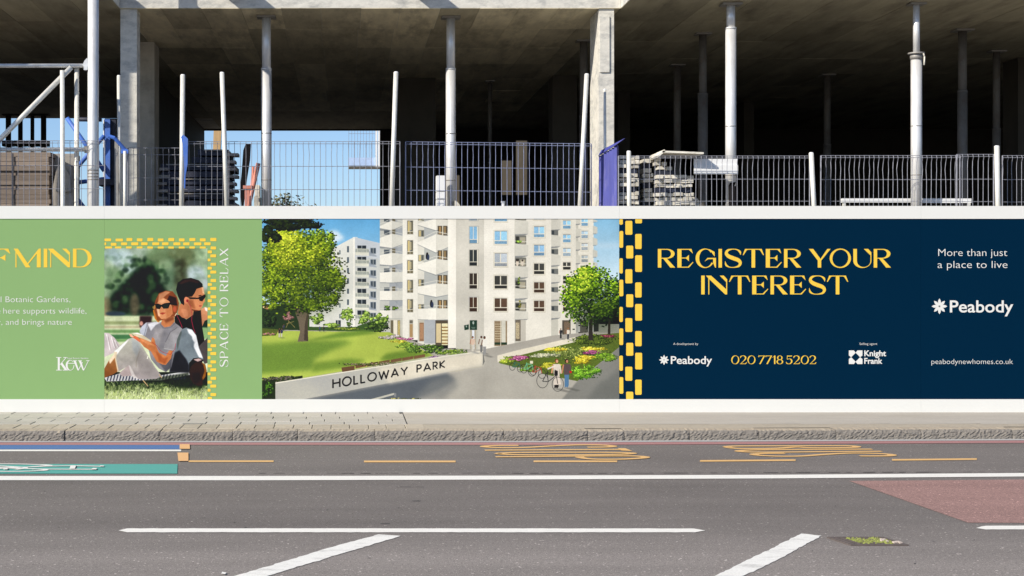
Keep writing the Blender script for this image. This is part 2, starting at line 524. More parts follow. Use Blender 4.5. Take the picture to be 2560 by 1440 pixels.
cyc = MB()
def cy(x, y): return (x * 0.1953, 1090 + y * 0.1953)
for pts, w in (([(-420, 405), (-250, 372), (100, 368), (420, 374), (640, 386), (480, 404), (100, 412), (-250, 412), (-420, 405)], 0.05),
               ([(-600, 440), (-350, 425), (0, 424), (350, 428), (590, 446), (350, 462), (0, 464), (-350, 458), (-600, 440)], 0.05),
               ([(500, 400), (900, 393), (1330, 400)], 0.05), ([(420, 434), (800, 437), (1240, 438)], 0.05),
               ([(-100, 390), (320, 416), (200, 440)], 0.05), ([(-200, 440), (300, 412), (640, 386)], 0.045)):
    stroke(cyc, [cy(*p) for p in pts], w, 0.0084 + 0.0003 * len(cyc.f) / 40)
for q in (((890, 436), (958, 436), (975, 394), (905, 394)), ((40, 446), (95, 446), (104, 426), (50, 426)), ((1270, 406), (1325, 408), (1333, 397), (1285, 395)), ((1160, 446), (1230, 446), (1240, 428), (1190, 428))):
    cyc.poly([(*ground(*cy(*p)), 0.0135) for p in q])
cyc.build('cycle_symbol', M['white_worn'], road)

# long white lane line, gently rising to the right
mb = MB()
pts = [(-900, 1193, 1204), (0, 1191, 1201.5), (640, 1191, 1201.8), (1240, 1190.2, 1200), (1940, 1188, 1197), (2560, 1183.5, 1192.2), (4000, 1174, 1182)]
for (a, t0, b0), (b, t1, b1) in zip(pts[:-1], pts[1:]):
    mb.poly([(*ground(a, b0), 0.004), (*ground(b, b1), 0.004), (*ground(b, t1), 0.004), (*ground(a, t0), 0.004)])
mb.build('white_line', M['white_paint'], road)
mb = MB()
for i in range(46):
    a = 640 + i * 42 + random.uniform(0, 16); b = a + random.uniform(16, 40)
    y = 1183.6 - max(0, a - 1500) * 0.0035
    h = random.uniform(0.15, 0.5)
    mb.poly([(*ground(a, y + h), 0.003), (*ground(b, y + h), 0.003), (*ground(b, y - h), 0.003), (*ground(a, y - h), 0.003)])
mb.build('asphalt_joint', M['tar'], road)
gpoly([(2420, 1307.5), (4200, 1316), (4200, 1188), (2560, 1199.5), (2123, 1203)], 0.003).build('red_surface', M['asphalt_red'], road)
gpoly([(296, 1327), (318, 1331.8), (1738, 1332), (1763, 1327.6), (1735, 1322.4), (318, 1322)], 0.0035, .0028).build('white_line', M['white_paint'], road)
gpoly([(2440, 1321), (2465, 1325), (3900, 1318), (3900, 1309), (2465, 1315.6)], 0.0035, .0028).build('white_line', M['white_paint'], road)
gpoly([(385, 1500), (473, 1500), (672, 1440), (998, 1342.5), (1001, 1340.5), (947, 1336.8), (820, 1371), (640, 1426), (590, 1440)], 0.0035, .004).build('hatch_stripe', M['white_worn'], road)
gpoly([(1666, 1500), (1744, 1500), (1860, 1440), (1940, 1403), (2054, 1340.5), (2003, 1335), (1940, 1366.6), (1789, 1440)], 0.0035, .004).build('hatch_stripe', M['white_worn'], road)
gpoly([(553, 1437), (563, 1438.5), (566, 1434.5), (556, 1432.5)], 0.0075).build('paint_fleck', M['white_worn'], road)
for k in range(26):
    px, py = random.uniform(20, 2540), random.uniform(1215, 1435)
    if 2100 < px and py < 1320: continue
    w = random.uniform(3, 9); h = random.uniform(0.6, 1.4)
    gpoly([(px, py), (px + w * .6, py + h), (px + w, py + h * .2), (px + w * .5, py - h)], 0.0025).build('tar_fleck', M['tar'], road)

for pts in ([(990, 1217), (1060, 1217.4), (1060, 1218.3), (992, 1218)], [(1030, 1252), (1052, 1251.6), (1051, 1253.4), (1031, 1253.6)], [(950, 1309), (975, 1308.4), (974, 1310.4), (952, 1310.8)]):
    gpoly(pts, 0.0015, .006).build('tar_patch', M['tar'], road)
# road gully with moss
g0, g1, g2, g3 = [ground(*p) for p in ((2097, 1345), (2230, 1344), (2272, 1365), (2135, 1365))]
gx0, gx1, gy0, gy1 = g3[0] - .02, g2[0], g3[1], g0[1]
gul = empty('drain_gully', ((gx0 + gx1) / 2, (gy0 + gy1) / 2, 0), 'small iron road gully clogged with green moss in the grey tarmac', 'drain')
mb = MB()
sh = 0.06
def gq(u, v, z): return (gx0 + u * (gx1 - gx0) + (1 - v) * 0 + (-sh * v), gy0 + v * (gy1 - gy0), z)
def slat(mb, u0, u1, v0, v1, z0, z1):
    lo = [gq(u0, v0, z0), gq(u1, v0, z0), gq(u1, v1, z0), gq(u0, v1, z0)]
    hi = [gq(u0, v0, z1), gq(u1, v0, z1), gq(u1, v1, z1), gq(u0, v1, z1)]
    n = len(mb.v); mb.v += lo + hi
    mb.f += [tuple(n + i for i in q) for q in ((0, 3, 2, 1), (4, 5, 6, 7), (0, 1, 5, 4), (1, 2, 6, 5), (2, 3, 7, 6), (3, 0, 4, 7))]
slat(mb, 0, 1, 0, 0.09, 0.001, 0.009); slat(mb, 0, 1, 0.91, 1, 0.001, 0.009); slat(mb, 0, 0.06, .09, .91, 0.001, 0.009); slat(mb, 0.94, 1, .09, .91, 0.001, 0.009)
mb.build('frame', M['iron'], gul)
mb = MB(); slat(mb, .06, .94, .09, .91, 0.0008, 0.003); mb.build('pit', M['tar'], gul)
for i in range(8):
    mb = MB(); u = 0.10 + i * 0.105
    slat(mb, u, u + 0.045, .09, .91, 0.003, 0.008); mb.build('bar', M['iron'], gul)
mb = MB()
for i in range(230):
    u, v = random.uniform(.26, .9), min(.9, max(.1, random.gauss(.5, .17)))
    p = gq(u, v, 0.004); r = random.uniform(.006, .016); h = random.uniform(.005, .014)
    n = len(mb.v)
    for k in range(5):
        t = k * 1.257 + random.random()
        mb.v.append((p[0] + r * math.cos(t), p[1] + r * math.sin(t), 0.005))
    mb.v.append((p[0], p[1], 0.005 + h))
    mb.f += [(n + k, n + (k + 1) % 5, n + 5) for k in range(5)]
mb.build('moss', M['moss'], gul, kind='stuff')
mb = MB()
for i in range(9):
    u, v = random.uniform(.72, .97), random.uniform(.15, .6)
    p = gq(u, v, 0.006); r = random.uniform(.006, .014)
    mb.obox((p[0], p[1], .012), (r, r * .3, 0), (-r * .3, r * .7, .002), (0, 0, .004))
mb.build('litter', M['litter'], gul, kind='stuff')

# ------------------------------------------------------------------ kerb
kerb = empty('kerb', (0, 0, 0), kind='structure')
KZ = 0.11
joints = [ground(p, 1090)[0] for p in (-820, -590, -330, -70, 183, 415, 590, 747, 935, 1175, 1247, 1450, 1540, 1700, 1870, 2060, 2270, 2498, 2750, 3010, 3260)]
for xa, xb in zip(joints[:-1], joints[1:]):
    me_v, me_f = [], []
    nx, nz = max(10, int((xb - xa) / .022)), 6
    L_ = xb - xa - 0.005
    hs = random.uniform(-0.006, 0.006); fy = random.uniform(-0.01, 0.008)
    rows = []
    for j in range(nz + 4):
        row = []
        for i in range(nx + 1):
            x = xa + 0.0025 + L_ * i / nx
            e = 0.006 if i in (0, nx) else 0
            y = kerb_y(x) + fy + e
            if j <= nz:
                z = -0.02 + (KZ + hs - 0.008) * j / nz + (0.02 * (1 - j / nz))
                y += random.uniform(-0.007, 0.007) + 0.010 * (j / nz)
                if j == nz: y += random.uniform(0.0, 0.006)
            else:
                k = j - nz
                z = KZ + hs + (random.uniform(-0.005, 0.002) if k < 3 else 0) - (0.004 if k == 1 else 0)
                y += (0.03, 0.13, 0.26)[k - 1]
            row.append(len(me_v)); me_v.append((x, y, z))
        rows.append(row)
    for r0, r1 in zip(rows[:-1], rows[1:]):
        for i in range(nx):
            me_f.append((r0[i], r0[i + 1], r1[i + 1], r1[i]))
    for side in (0, nx):
        me_f.append(tuple(r[side] for r in rows))
    mb = MB(); mb.v, mb.f = me_v, me_f
    ks = mb.build('kerb_stone', M['granite'], kerb)
    ks.data.materials.append(M['kerb_top'])
    for p in ks.data.polygons:
        if p.center.z > KZ - .014 and abs(p.normal.z) > .7: p.material_index = 1
mb = MB()
for xa, xb in zip(xs[:-1], xs[1:]):
    mb.poly([(xa, kerb_y(xa) + .03, .075), (xb, kerb_y(xb) + .03, .075), (xb, kerb_y(xb) + .26, .075), (xa, kerb_y(xa) + .26, .075)])
    mb.poly([(xa, kerb_y(xa) + .03, -.05), (xb, kerb_y(xb) + .03, -.05), (xb, kerb_y(xb) + .03, .075), (xa, kerb_y(xa) + .03, .075)])
mb.build('kerb_bed', M['pave_joint'], kerb)

# ------------------------------------------------------------------ pavement
pave = empty('pavement', (0, 0, 0), kind='structure')
def py(row): return ground(0, row, KZ)[1]
mb = MB()
for xa, xb in zip(xs[:-1], xs[1:]):
    mb.poly([(xa, kerb_y(xa) + .262, KZ - .012), (xb, kerb_y(xb) + .262, KZ - .012), (xb, 26, KZ - .012), (xa, 26, KZ - .012)])
mb.build('bedding', M['pave_joint'], pave)
SETT0, SETT1 = 17.14, py(1060.5)
sx = -5.2
while sx < 0.75:                                        # narrow band of long setts behind the kerb on the left
    w = 0.2 + random.uniform(-.012, .012)
    MB().box(sx + .003, sx + w - .003, SETT0, SETT1 - .006, KZ - .03, KZ + random.uniform(-.003, .002), 0.004).build('sett', M['setts'], pave)
    sx += w
rows5 = [py(v) for v in (1060.5, 1053.6, 1047, 1040.6, 1034.8, 1028)]
SL = 0.385
FLAT0 = X(1012, 18.4)
for r in range(5):
    x = -6.2 + (0.0, 0.42, 0.86, 0.30, 0.72)[r] * SL
    while x < FLAT0 - 0.05:
        xe = min(x + SL, FLAT0)
        MB().box(x + .0038, xe - .0038, rows5[r] + .001, rows5[r + 1] - .0006, KZ - .03, KZ + random.uniform(-.003, .003), 0.004).build('paving_slab', M['pave_slab'], pave)
        x += SL
mb = MB()
mb.v, mb.f = [], []
for xa, xb in zip(xs[:-1], xs[1:]):
    if xb <= 0.2: continue
    a = max(xa, FLAT0 + .006)
    mb.poly([(a, SETT1 + .002, KZ), (xb, SETT1 + .002 + .02 * max(0, xb - 3), KZ), (xb, 26, KZ), (a, 26, KZ)])
mb.build('concrete_paving', M['pave_flat'], pave)
mb = MB()
for xa, xb in zip(xs[:-1], xs[1:]):
    a = max(xa, 0.76)
    if xb <= 0.76: continue
    mb.poly([(a, kerb_y(a) + .265, KZ - .001), (xb, kerb_y(xb) + .265, KZ - .001), (xb, SETT1 - .006 + .02 * max(0, xb - 3), KZ - .001), (a, SETT1 - .006 + .02 * max(0, a - 3), KZ - .001)])
mb.build('edge_paving', M['setts'], pave)
MB().box(X(458, 17.7), X(508, 17.7), 17.62, 17.71, KZ - .02, KZ + .006).build('utility_cover', M['steel_dark'], pave)
# ================================================================== BUILDING SHELL
ZS, ZF = 5.94, 2.30                       # soffit and deck levels
YB, YC, YA = 45.0, 25.0, 24.2             # back, central slab edge, side slab edges
XL, XR = X(300, YC), X(1552, YC)
shell = empty('unfinished_building', (0, 30, 0), 'unfinished grey concrete building frame with open storey above the hoarding', 'building')

mb = MB()                                 # upper slab
mb.box(XL, XR, YC, YB, ZS + 0.012, ZS + 0.34)
mb.box(-16, XL - 0.004, YA, 42, ZS + 0.012, ZS + 0.34)
mb.box(X(300, 42), XL - 0.004, 42.002, YB, ZS + 0.012, ZS + 0.34)
mb.box(XR + 0.004, 20, YA, YB, ZS + 0.012, ZS + 0.34)
mb.build('upper_slab', M['concrete_edge'], shell)
# slightly uneven cast edge strip below the slab edge, then board-marked soffit panels
PW, PD = 0.62, 2.05
def soffit(x0, x1, y0, sm='soffit'):
    y = y0
    for r in range(7):
        d = PD + (0.15 if r else 0)
        x = x0
        off = random.uniform(0, .1)
        while x < x1 - 0.02:
            xe = min(x1, x + PW + random.uniform(-.015, .015))
            if x1 - xe < .12: xe = x1
            dz = random.uniform(0, .007)
            MB().box(x + .003, xe - .003, y + (.0 if r == 0 else .003), y + d - .003, ZS + dz, ZS + 0.0115).build('soffit_panel', M[sm], shell, fix=False)
            x = xe
        y += d
    MB().box(x0, x1, y, 42 if x1 < XL + .1 else YB, ZS + .004, ZS + 0.0115).build('soffit_field', M['soffit_shade'], shell)
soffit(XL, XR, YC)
soffit(XL - 0.004 - 0.62 * 6, XL - 0.004, YA, 'soffit_shade')
soffit(XR + 0.004, XR + 0.004 + 0.62 * 13, YA, 'soffit_shade')
MB().box(-16, XL - 0.004 - .62 * 6, YA, 42, ZS + .004, ZS + 0.0115).build('soffit_field', M['soffit_shade'], shell)
MB().box(XR + 0.004 + .62 * 13, 20, YA, YB, ZS + .004, ZS + 0.0115).build('soffit_field', M['soffit_shade'], shell)

mb = MB()                                 # deck and the wall below it
mb.box(-16, 20, 24.15, YB + .4, ZF - 0.3, ZF)
mb.build('deck_slab', M['deck'], shell)
MB().box(-16, 20, 24.5, 24.8, -0.05, ZF - 0.301).build('lower_wall', M['concrete'], shell)

mb = MB()                                 # columns under the central edge
def col(x0, x1, y0, y1, m='concrete', z1=ZS):
    return MB().box(x0, x1, y0, y1, ZF, z1 - .0005, 0.0).build('column', M[m], shell)
c = col(X(301, 25.03), X(342, 25.03), 25.03, 25.42, 'concrete_edge')
c = col(X(1497, 25.03), X(1535, 25.03), 25.03, 25.93, 'concrete_edge')
col(X(338, 28.5), X(386, 28.5), 28.5, 29.2)
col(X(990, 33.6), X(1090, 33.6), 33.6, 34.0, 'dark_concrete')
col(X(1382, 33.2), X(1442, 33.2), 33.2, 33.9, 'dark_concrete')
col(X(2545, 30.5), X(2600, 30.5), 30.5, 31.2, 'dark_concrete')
MB().box(X(1500, 25), X(1524, 25), 25.008, 25.03, Z(180, 25), Z(40, 25)).build('casting_strip', M['concrete_edge'], shell)

# boards added above, out of view, to throw diagonal shadows across the slab edge
for i, (a, b, yo, lab) in enumerate(((-2.87, -2.79, 23.6, 'unseen steel beam added over the left column bay to shadow the slab edge'), (-2.12, -1.62, 24.3, 'unseen timber board added above the left thick prop to shadow the slab edge'), (.86, 1.25, 24.5, 'unseen timber board added above the right thick prop to shadow the slab edge'))):
    c_ = empty('shadow_board', ((a + b) / 2, 25, ZS + .34), lab, 'shadow caster')
    MB().box(a, b, yo, 27, ZS + .342, ZS + .40).build('board', M['timber'] if i else M['steel'], c_)
    MB().box(a, b, 26.2, 26.9, ZS + .401, ZS + .62).build('kentledge', M['concrete'], c_)

# rear walls with the openings that show sky
mb = MB()
T = .25
xo0, xo1 = X(455, YB), X(950, YB)
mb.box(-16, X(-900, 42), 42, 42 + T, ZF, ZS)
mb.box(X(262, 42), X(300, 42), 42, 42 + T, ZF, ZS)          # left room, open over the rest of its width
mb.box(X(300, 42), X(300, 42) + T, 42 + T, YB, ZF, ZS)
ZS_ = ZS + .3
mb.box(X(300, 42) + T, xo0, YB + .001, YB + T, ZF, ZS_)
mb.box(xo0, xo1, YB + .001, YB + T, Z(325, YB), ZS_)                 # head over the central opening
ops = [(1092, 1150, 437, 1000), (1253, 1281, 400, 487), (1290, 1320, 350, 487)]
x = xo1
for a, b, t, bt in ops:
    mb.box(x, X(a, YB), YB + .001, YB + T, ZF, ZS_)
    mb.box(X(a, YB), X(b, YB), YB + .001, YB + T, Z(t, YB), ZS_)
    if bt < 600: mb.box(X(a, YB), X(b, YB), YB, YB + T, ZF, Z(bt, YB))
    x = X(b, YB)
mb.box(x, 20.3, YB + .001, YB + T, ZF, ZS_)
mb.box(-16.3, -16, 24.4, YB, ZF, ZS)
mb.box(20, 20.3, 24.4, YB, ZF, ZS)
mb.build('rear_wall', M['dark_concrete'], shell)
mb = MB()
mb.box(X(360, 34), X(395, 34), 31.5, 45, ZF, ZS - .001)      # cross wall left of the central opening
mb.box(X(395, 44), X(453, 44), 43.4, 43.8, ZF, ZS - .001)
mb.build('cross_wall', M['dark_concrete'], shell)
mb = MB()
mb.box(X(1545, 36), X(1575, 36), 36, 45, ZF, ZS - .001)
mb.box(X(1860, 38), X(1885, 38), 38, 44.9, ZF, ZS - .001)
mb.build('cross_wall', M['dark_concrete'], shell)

# masonry pier seen through the rear openings
for px0, px1, z1, lab in ((1050, 1200, 5.2, 'pale masonry wall behind the rear opening beside the centre right prop'), (1240, 1330, 7, 'tan masonry wall seen through two narrow rear openings')):
    b = empty('masonry_wall', (X(px0, 48), 48, 0), lab, 'wall')
    mbw = MB(); mbw.box(X(px0, 48), X(px1, 48), 48, 48.3, 0, z1); mbw.build('wall', M['house_brick'], b)
    MB().box(X(px0, 48) - .05, X(px1, 48) + .05, 47.95, 48.35, z1, z1 + .12).build('coping', M['concrete'], b)

# loading platform on a mast well behind the building
DP = 72
pl = empty('loading_platform', (X(905, DP), DP, 0), 'pale blue cantilevered hoist platform with railings beyond the right end of the sky opening', 'platform')
x0, x1 = X(872, DP), X(938, DP)
MB().box(x0, x1, DP, DP + .05, Z(414, DP), Z(394, DP)).build('toe_board', M['pale_blue'], pl)
MB().box(x0, X(985, DP), DP + .06, DP + 1.6, Z(417, DP), Z(412, DP)).build('deck', M['alu'], pl)
mb = MB()
for k in range(10):
    x = x0 + (x1 - x0) * k / 9
    mb.tube((x, DP + .03, Z(394, DP)), (x, DP + .03, Z(322, DP)), .008, 5)
for r in (326, 334, 360):
    mb.tube((x0, DP + .03, Z(r, DP)), (x1, DP + .03, Z(r, DP)), .009, 5)
mb.build('railing', M['wire'], pl, kind='stuff')
for a_, b_ in ((939, 943), (945, 950)):
    MB().box(X(a_, DP), X(b_, DP), DP - .1, DP + .1, Z(418, DP), Z(300, DP)).build('post', M['white_board'], pl)
for px in (958, 980): MB().box(X(px, DP), X(px + 6, DP), DP + .5, DP + .7, -.05, 10).build('mast', M['alu'], pl)

# ------------------------------------------------------------------ steel props
def prop(px, d, lab, r0=.085, r1=.068, zjoin=None, plate=.15, collar=False, group='steel props carrying the concrete soffit', mat_='steel', top=ZS, lean=0.0):
    x = X(px, d)
    t = empty('steel_prop', (x, d, ZF), lab, 'prop', group)
    zj = Z(172, d) if zjoin is None else zjoin
    MB().box(x - plate, x + plate, d - plate, d + plate, ZF, ZF + .012).build('base_plate', M['steel_dark'], t)
    MB().tube((x + lean, d, ZF + .012), (x, d, zj), r0, 20).build('outer_tube', M[mat_], t, smooth=True)
    MB().tube((x, d, zj), (x, d, top - .03), r1, 20).build('inner_tube', M[mat_], t, smooth=True)
    MB().box(x - plate, x + plate, d - plate, d + plate, top - .03, top - .002).build('top_plate', M['steel_dark'], t)
    if collar:
        mb = MB(); mb.tube((x, d, zj - .012), (x, d, zj + .012), .125, 20)
        mb.tube((x, d, zj - .09), (x, d, zj - .012), r0 + .012, 20)
        mb.build('collar', M['steel_dark'], t, smooth=True)
        mb = MB(); mb.path([(x + .07, d - .1, zj - .01), (x + .085, d - .11, zj - .06), (x + .08, d - .11, zj - .19)], .012, 8)
        mb.build('pin_handle', M['ply_edge'], t, smooth=True)
    else:
        mb = MB(); mb.tube((x, d, zj - .02), (x, d, zj + .006), r0 + .004, 20)
        mb.build('collar', M[mat_], t, smooth=True)
    return t
prop(666, 25.72, 'thick steel prop in front of the central opening with sky behind it', .084, .072)
prop(1127, 25.78, 'thick steel prop in the bay between the sky opening and the pale concrete column', .08, .07)
prop(1827, 24.55, 'thick sunlit steel prop behind the white sign board', .082, .066, Z(70, 24.55))
prop(2291, 24.5, 'bright steel prop with a flanged collar and hanging pin handle', .083, .05, Z(134, 24.5), .12, True)
for o in list(COL.objects):
    if o.name.startswith('steel_prop') and o.get('group') == 'steel props carrying the concrete soffit':
        for z in (3.3, 4.05):
            mb = MB(); mb.tube((o.location.x, o.location.y, z), (o.location.x, o.location.y, z + .012), .0865, 20); mb.build('weld_ring', M['steel_dark'], o, smooth=True)
prop(1459, 28.3, 'dim steel prop in shade just left of the pale concrete column', .075, .07, 4.6, .13, group='steel props in the dark interior', mat_='shaded_steel')
prop(1757, 27.5, 'dull blue grey steel prop in shade left of the white sign board', .085, .065, 4.9, .13, group='steel props in the dark interior', mat_='shaded_steel')
prop(1693, 31.5, 'faint brown steel prop deep inside above the stacked pale boards', .08, .07, 4.2, .14, group='steel props in the dark interior', mat_='shaded_steel')
prop(2406, 27.1, 'shaded steel prop with square top plate right of the collared prop', .082, .07, 4.9, .15, group='steel props in the dark interior', mat_='shaded_steel')
prop(2491, 29.6, 'dark steel prop deep inside above the rightmost fence post', .075, .065, 4.5, .14, group='steel props in the dark interior', mat_='shaded_steel')
prop(2068, 33.0, 'barely visible steel prop deep inside above the right hand fence', .08, .07, 4.5, .14, group='steel props in the dark interior', mat_='shaded_steel')
for i, (a, b) in enumerate(((14, 28), (45, 57), (76, 86), (102, 116))):
    x = X((a + b) / 2, 41)
    t = empty('steel_prop', (x, 41, ZF), ('leftmost dark prop', 'second dark prop from the left', 'third dark prop from the left', 'fourth dark prop from the left')[i] + ' of four outlined against sky behind the timber stack', 'prop', 'dark props at the left rear opening')
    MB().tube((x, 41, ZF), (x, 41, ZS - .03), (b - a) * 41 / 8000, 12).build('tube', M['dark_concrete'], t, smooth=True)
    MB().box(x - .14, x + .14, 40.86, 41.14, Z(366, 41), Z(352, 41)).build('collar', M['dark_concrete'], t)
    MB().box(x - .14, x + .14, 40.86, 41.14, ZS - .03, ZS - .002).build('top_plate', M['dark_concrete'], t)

# ------------------------------------------------------------------ scaffold at the left
D = 24.1
sc = empty('scaffold_frame', (X(233, D), D, ZF), 'galvanised scaffold frame with thick post, diagonal brace and ledgers at the left edge', 'scaffold')
mb = MB(); mb.tube((X(233, D) - .004, D, -.05), (X(233.5, D), D, 7.4), .084, 24); mb.build('post', M['steel'], sc, smooth=True)
MB().tube((X(-500, D), D, Z(165, D)), (X(221, D), D, Z(164, D)), .032, 14).build('ledger', M['steel'], sc, smooth=True)
MB().tube((X(-500, D), D - .02, Z(374, D)), (X(221, D), D - .02, Z(374, D)), .032, 14).build('ledger', M['steel'], sc, smooth=True)
MB().tube((X(-180, D), D - .09, Z(535, D)), (X(181, D), D - .09, Z(170, D)), .040, 14).build('brace', M['alu'], sc, smooth=True)
MB().tube((X(190, D), D + .07, Z(168, D)), (X(189, D), D + .07, -.05), .036, 14).build('standard', M['alu'], sc, smooth=True)
MB().tube((X(161, D), D - .18, Z(180, D)), (X(164, D), D - .18, -.05), .034, 14).build('standard', M['alu'], sc, smooth=True)
mb = MB()
mb.prism([(X(207, D), Z(164, D)), (X(213, D), Z(152, D)), (X(219, D), Z(146, D)), (X(221.5, D), Z(146, D)), (X(221.5, D), Z(172, D)), (X(213, D), Z(170, D))], D - .05, D - .03)
mb.box(X(211, D), X(221, D), D - .06, D + .05, Z(176, D), Z(166, D))
mb.build('coupler', M['steel'], sc)
mb = MB(); mb.box(X(212, D), X(223, D), D - .06, D + .05, Z(382, D), Z(366, D)); mb.build('coupler', M['steel_dark'], sc)
mb = MB()
for z in (428, 436, 444, 451): mb.tube((X(233, D), D, Z(z, D)), (X(233, D), D, Z(z - 3, D)), .0865, 20)
mb.build('wire_tie', M['steel_dark'], sc)

# added pier out of view on the left, placed to shade the left column
yp = empty('shadow_pier', (-8.3, 22, -.05), 'unseen tall concrete pier added beyond the left edge to shade the left column', 'pier')
MB().box(-8.6, -8.03, 21.9, 22.1, -.05, 9.5).build('shaft', M['concrete'], yp)
MB().box(-8.66, -7.98, 21.8, 22.2, 9.501, 9.7).build('cap', M['concrete'], yp)

# blue column formwork with its push-pull braces
D = 25.5
fw = empty('column_formwork', (X(280, D), D, ZF), 'bright blue steel column formwork braced upright behind the thick scaffold post', 'formwork')
MB().box(X(262, D), X(275, D), D, D + .35, ZF, Z(298, D)).build('panel', M['form_blue'], fw)
MB().box(X(275.5, D), X(288, D), D + .06, D + .35, ZF, Z(298, D)).build('panel', M['dark_panel'], fw)
mb = MB()
for k in range(9):
    z = Z(505 - k * 24, D); mb.box(X(258, D), X(264, D), D + .05, D + .25, z, z + .03)
mb.box(X(257, D), X(259.5, D), D + .02, D + .3, ZF, Z(298, D)); mb.build('rib', M['white_board'], fw)
for a, b, c_, d_, m in ((170, 296, 262, 428, 'form_blue'), (192, 424, 262, 340, 'form_blue'), (190, 490, 212, 520, 'form_blue'), (190, 458, 262, 448, 'form_blue'), (192, 300, 256, 300, 'dark_panel')):
    MB().tube((X(a, D), D - .1, Z(b, D)), (X(c_, D), D - .06, Z(d_, D)), .034, 10).build('brace', M[m], fw, smooth=True)
mb = MB(); mb.box(X(246, D), X(290, D), D - .2, D + .4, Z(464, D), Z(449, D)); mb.build('walkway_bracket', M['dark_panel'], fw)

# blue clamp bar on the left column
D = 24.1
cl = empty('formwork_clamp', (X(290, D), D, Z(420, D)), 'small blue steel clamp bar leaning against the shaded left column', 'clamp')
mb = MB(); mb.path([(X(273, D), D - .05, Z(341, D)), (X(288, D), D - .05, Z(346, D)), (X(312, D), D, Z(374, D)), (X(318, D), D, Z(378, D))], .028, 8); mb.build('arm', M['form_blue'], cl)
MB().box(X(287, D), X(296, D), D - .03, D + .03, ZF, Z(348, D)).build('upright', M['steel_dark'], cl)
MB().tube((X(313, D), D - .03, ZF), (X(313, D), D - .03, Z(378, D)), .026, 10).build('tube', M['alu'], cl, smooth=True)
MB().box(X(303, D), X(321, D), D - .04, D + .04, Z(384, D), Z(374, D)).build('head', M['form_blue'], cl)

# ------------------------------------------------------------------ fence posts (scaffold tubes)
posts = [(297, 190, 299, 24.55, 0.030, 'straight tube post against the shaded left column'), (457, 188, 454, 24.5, .038, 'tube post at the left end of the tall mesh panel and blue rag'),
         (555, 182, 567, 24.5, .036, 'tube post leaning left in front of the dark panel stack'), (990, 181, 979, 24.45, .037, 'tube post leaning right at the middle of the tall mesh panels'),
         (1467, 186, 1450, 24.45, .036, 'tube post leaning right against the pale concrete column'), (1512, 224, 1513, 24.7, .022, 'thin tube post in front of the pale concrete column'),
         (1572, 379, 1573, 23.86, .033, 'short tube post in front of the stacked pale boards'), (2028, 383, 2035, 23.9, .036, 'short tube post between the two right hand mesh panels'),
         (2492, 366, 2495, 23.9, .038, 'short tube post nearest the right edge with a rounded top')]
for a, yt, b, d, r, lab in posts:
    t = empty('fence_post', (X(b, d), d, ZF), lab, 'post', 'scaffold tube fence posts')
    # lower end runs down past the hoarding's top edge to the deck
    zt = Z(yt, d); zb = Z(515, d)
    k = (ZF - .1 - zt) / (zb - zt)
    xb = X(a, d) + (X(b, d) - X(a, d)) * k
    MB().tube((xb, d, ZF - .1), (X(a, d), d, zt), r, 14).build('tube', M['alu'], t, smooth=True)
    mb = MB(); mb.tube((X(a, d), d, zt), (X(a, d), d, zt + .012), r, 14, r * .7); mb.build('end_cap', M['white_board'], t)
    MB().box(xb - .06, xb + .06, d - .06, 24.149, ZF - .2, ZF - .06).build('socket', M['steel_dark'], t)
# the blue rag
D = 24.42
mb = MB()
mb.prism([(X(452, D), Z(342, D)), (X(459, D), Z(337, D)), (X(470, D), Z(347, D)), (X(469, D), Z(410, D)), (X(464, D), Z(440, D)), (X(463, D), Z(472, D)), (X(460, D), Z(470, D)), (X(461, D), Z(420, D)), (X(457, D), Z(360, D))], D - .02, D + .015)
tag(mb.build('rag', M['form_blue']), 'pale blue rag tied round the tube post at the left', 'rag')

# ------------------------------------------------------------------ mesh fence panels
def fence(px0, px1, top, d, lab, matn, rows=(0, 6, 62, 120, 180), sp=.0862, sag=0.0, tilt=0.0, bend=.0035):
    x0, x1 = X(px0, d), X(px1, d)
    t = empty('mesh_fence_panel', (x0, d, ZF), lab, 'fence', 'welded mesh fence panels along the deck edge')
    mb = MB()
    r = .0041
    def zz(py, x): return Z(py, d) - tilt * (x - x0) / (x1 - x0) * d / FPX
    zbot = ZF + .02
    for k in rows:
        seg = 6
        for i in range(seg):
            xa, xb = x0 + (x1 - x0) * i / seg, x0 + (x1 - x0) * (i + 1) / seg
            dy = .03 if k == 6 else 0
            mb.tube((xa, d - dy, zz(top + k, xa)), (xb, d - dy, zz(top + k, xb)), r * 1.15, 5, caps=False)
    n = int((x1 - x0) / sp)
    for i in range(n + 1):
        x = x0 + (x1 - x0) * i / n
        x += random.uniform(-.003, .003)
        xm = x + random.gauss(0, bend); ym = d - .008 + random.gauss(0, bend)
        zt = zz(top, x); zm = zz(top + 6, x); z2 = zz(top + 62, x)
        mb.tube((x, d - .008, zt), (x, d - .04, zm), r, 4, caps=False)
        mb.tube((x, d - .04, zm), (x, d - .01, zm - .06), r, 4, caps=False)
        mb.tube((x, d - .01, zm - .06), (xm, ym, (zm + z2) / 2), r, 4, caps=False)
        mb.tube((xm, ym, (zm + z2) / 2), (x, d - .008, z2), r, 4, caps=False)
        mb.tube((x, d - .008, z2), (x + random.gauss(0, bend), d - .008, zbot), r, 4, caps=False)
    mb.build('wire_mesh', M[matn], t, kind='stuff', fix=False)
    for x in (x0, x1):
        mb = MB(); mb.tube((x, d, zbot), (x, d, zz(top, x)), .009, 6); mb.build('end_bar', M[matn], t)
    return t
fence(-360, 262, 352, 23.98, 'mesh fence panel in front of the weathered timber stack at the left', 'wire')
fence(320, 452, 370, 24.75, 'short low mesh fence panel right of the shaded left column', 'wire', (0, 17, 75, 130))
fence(458, 1000, 354, 24.6, 'tall mesh fence panel seen against the sky in the central opening', 'wire')
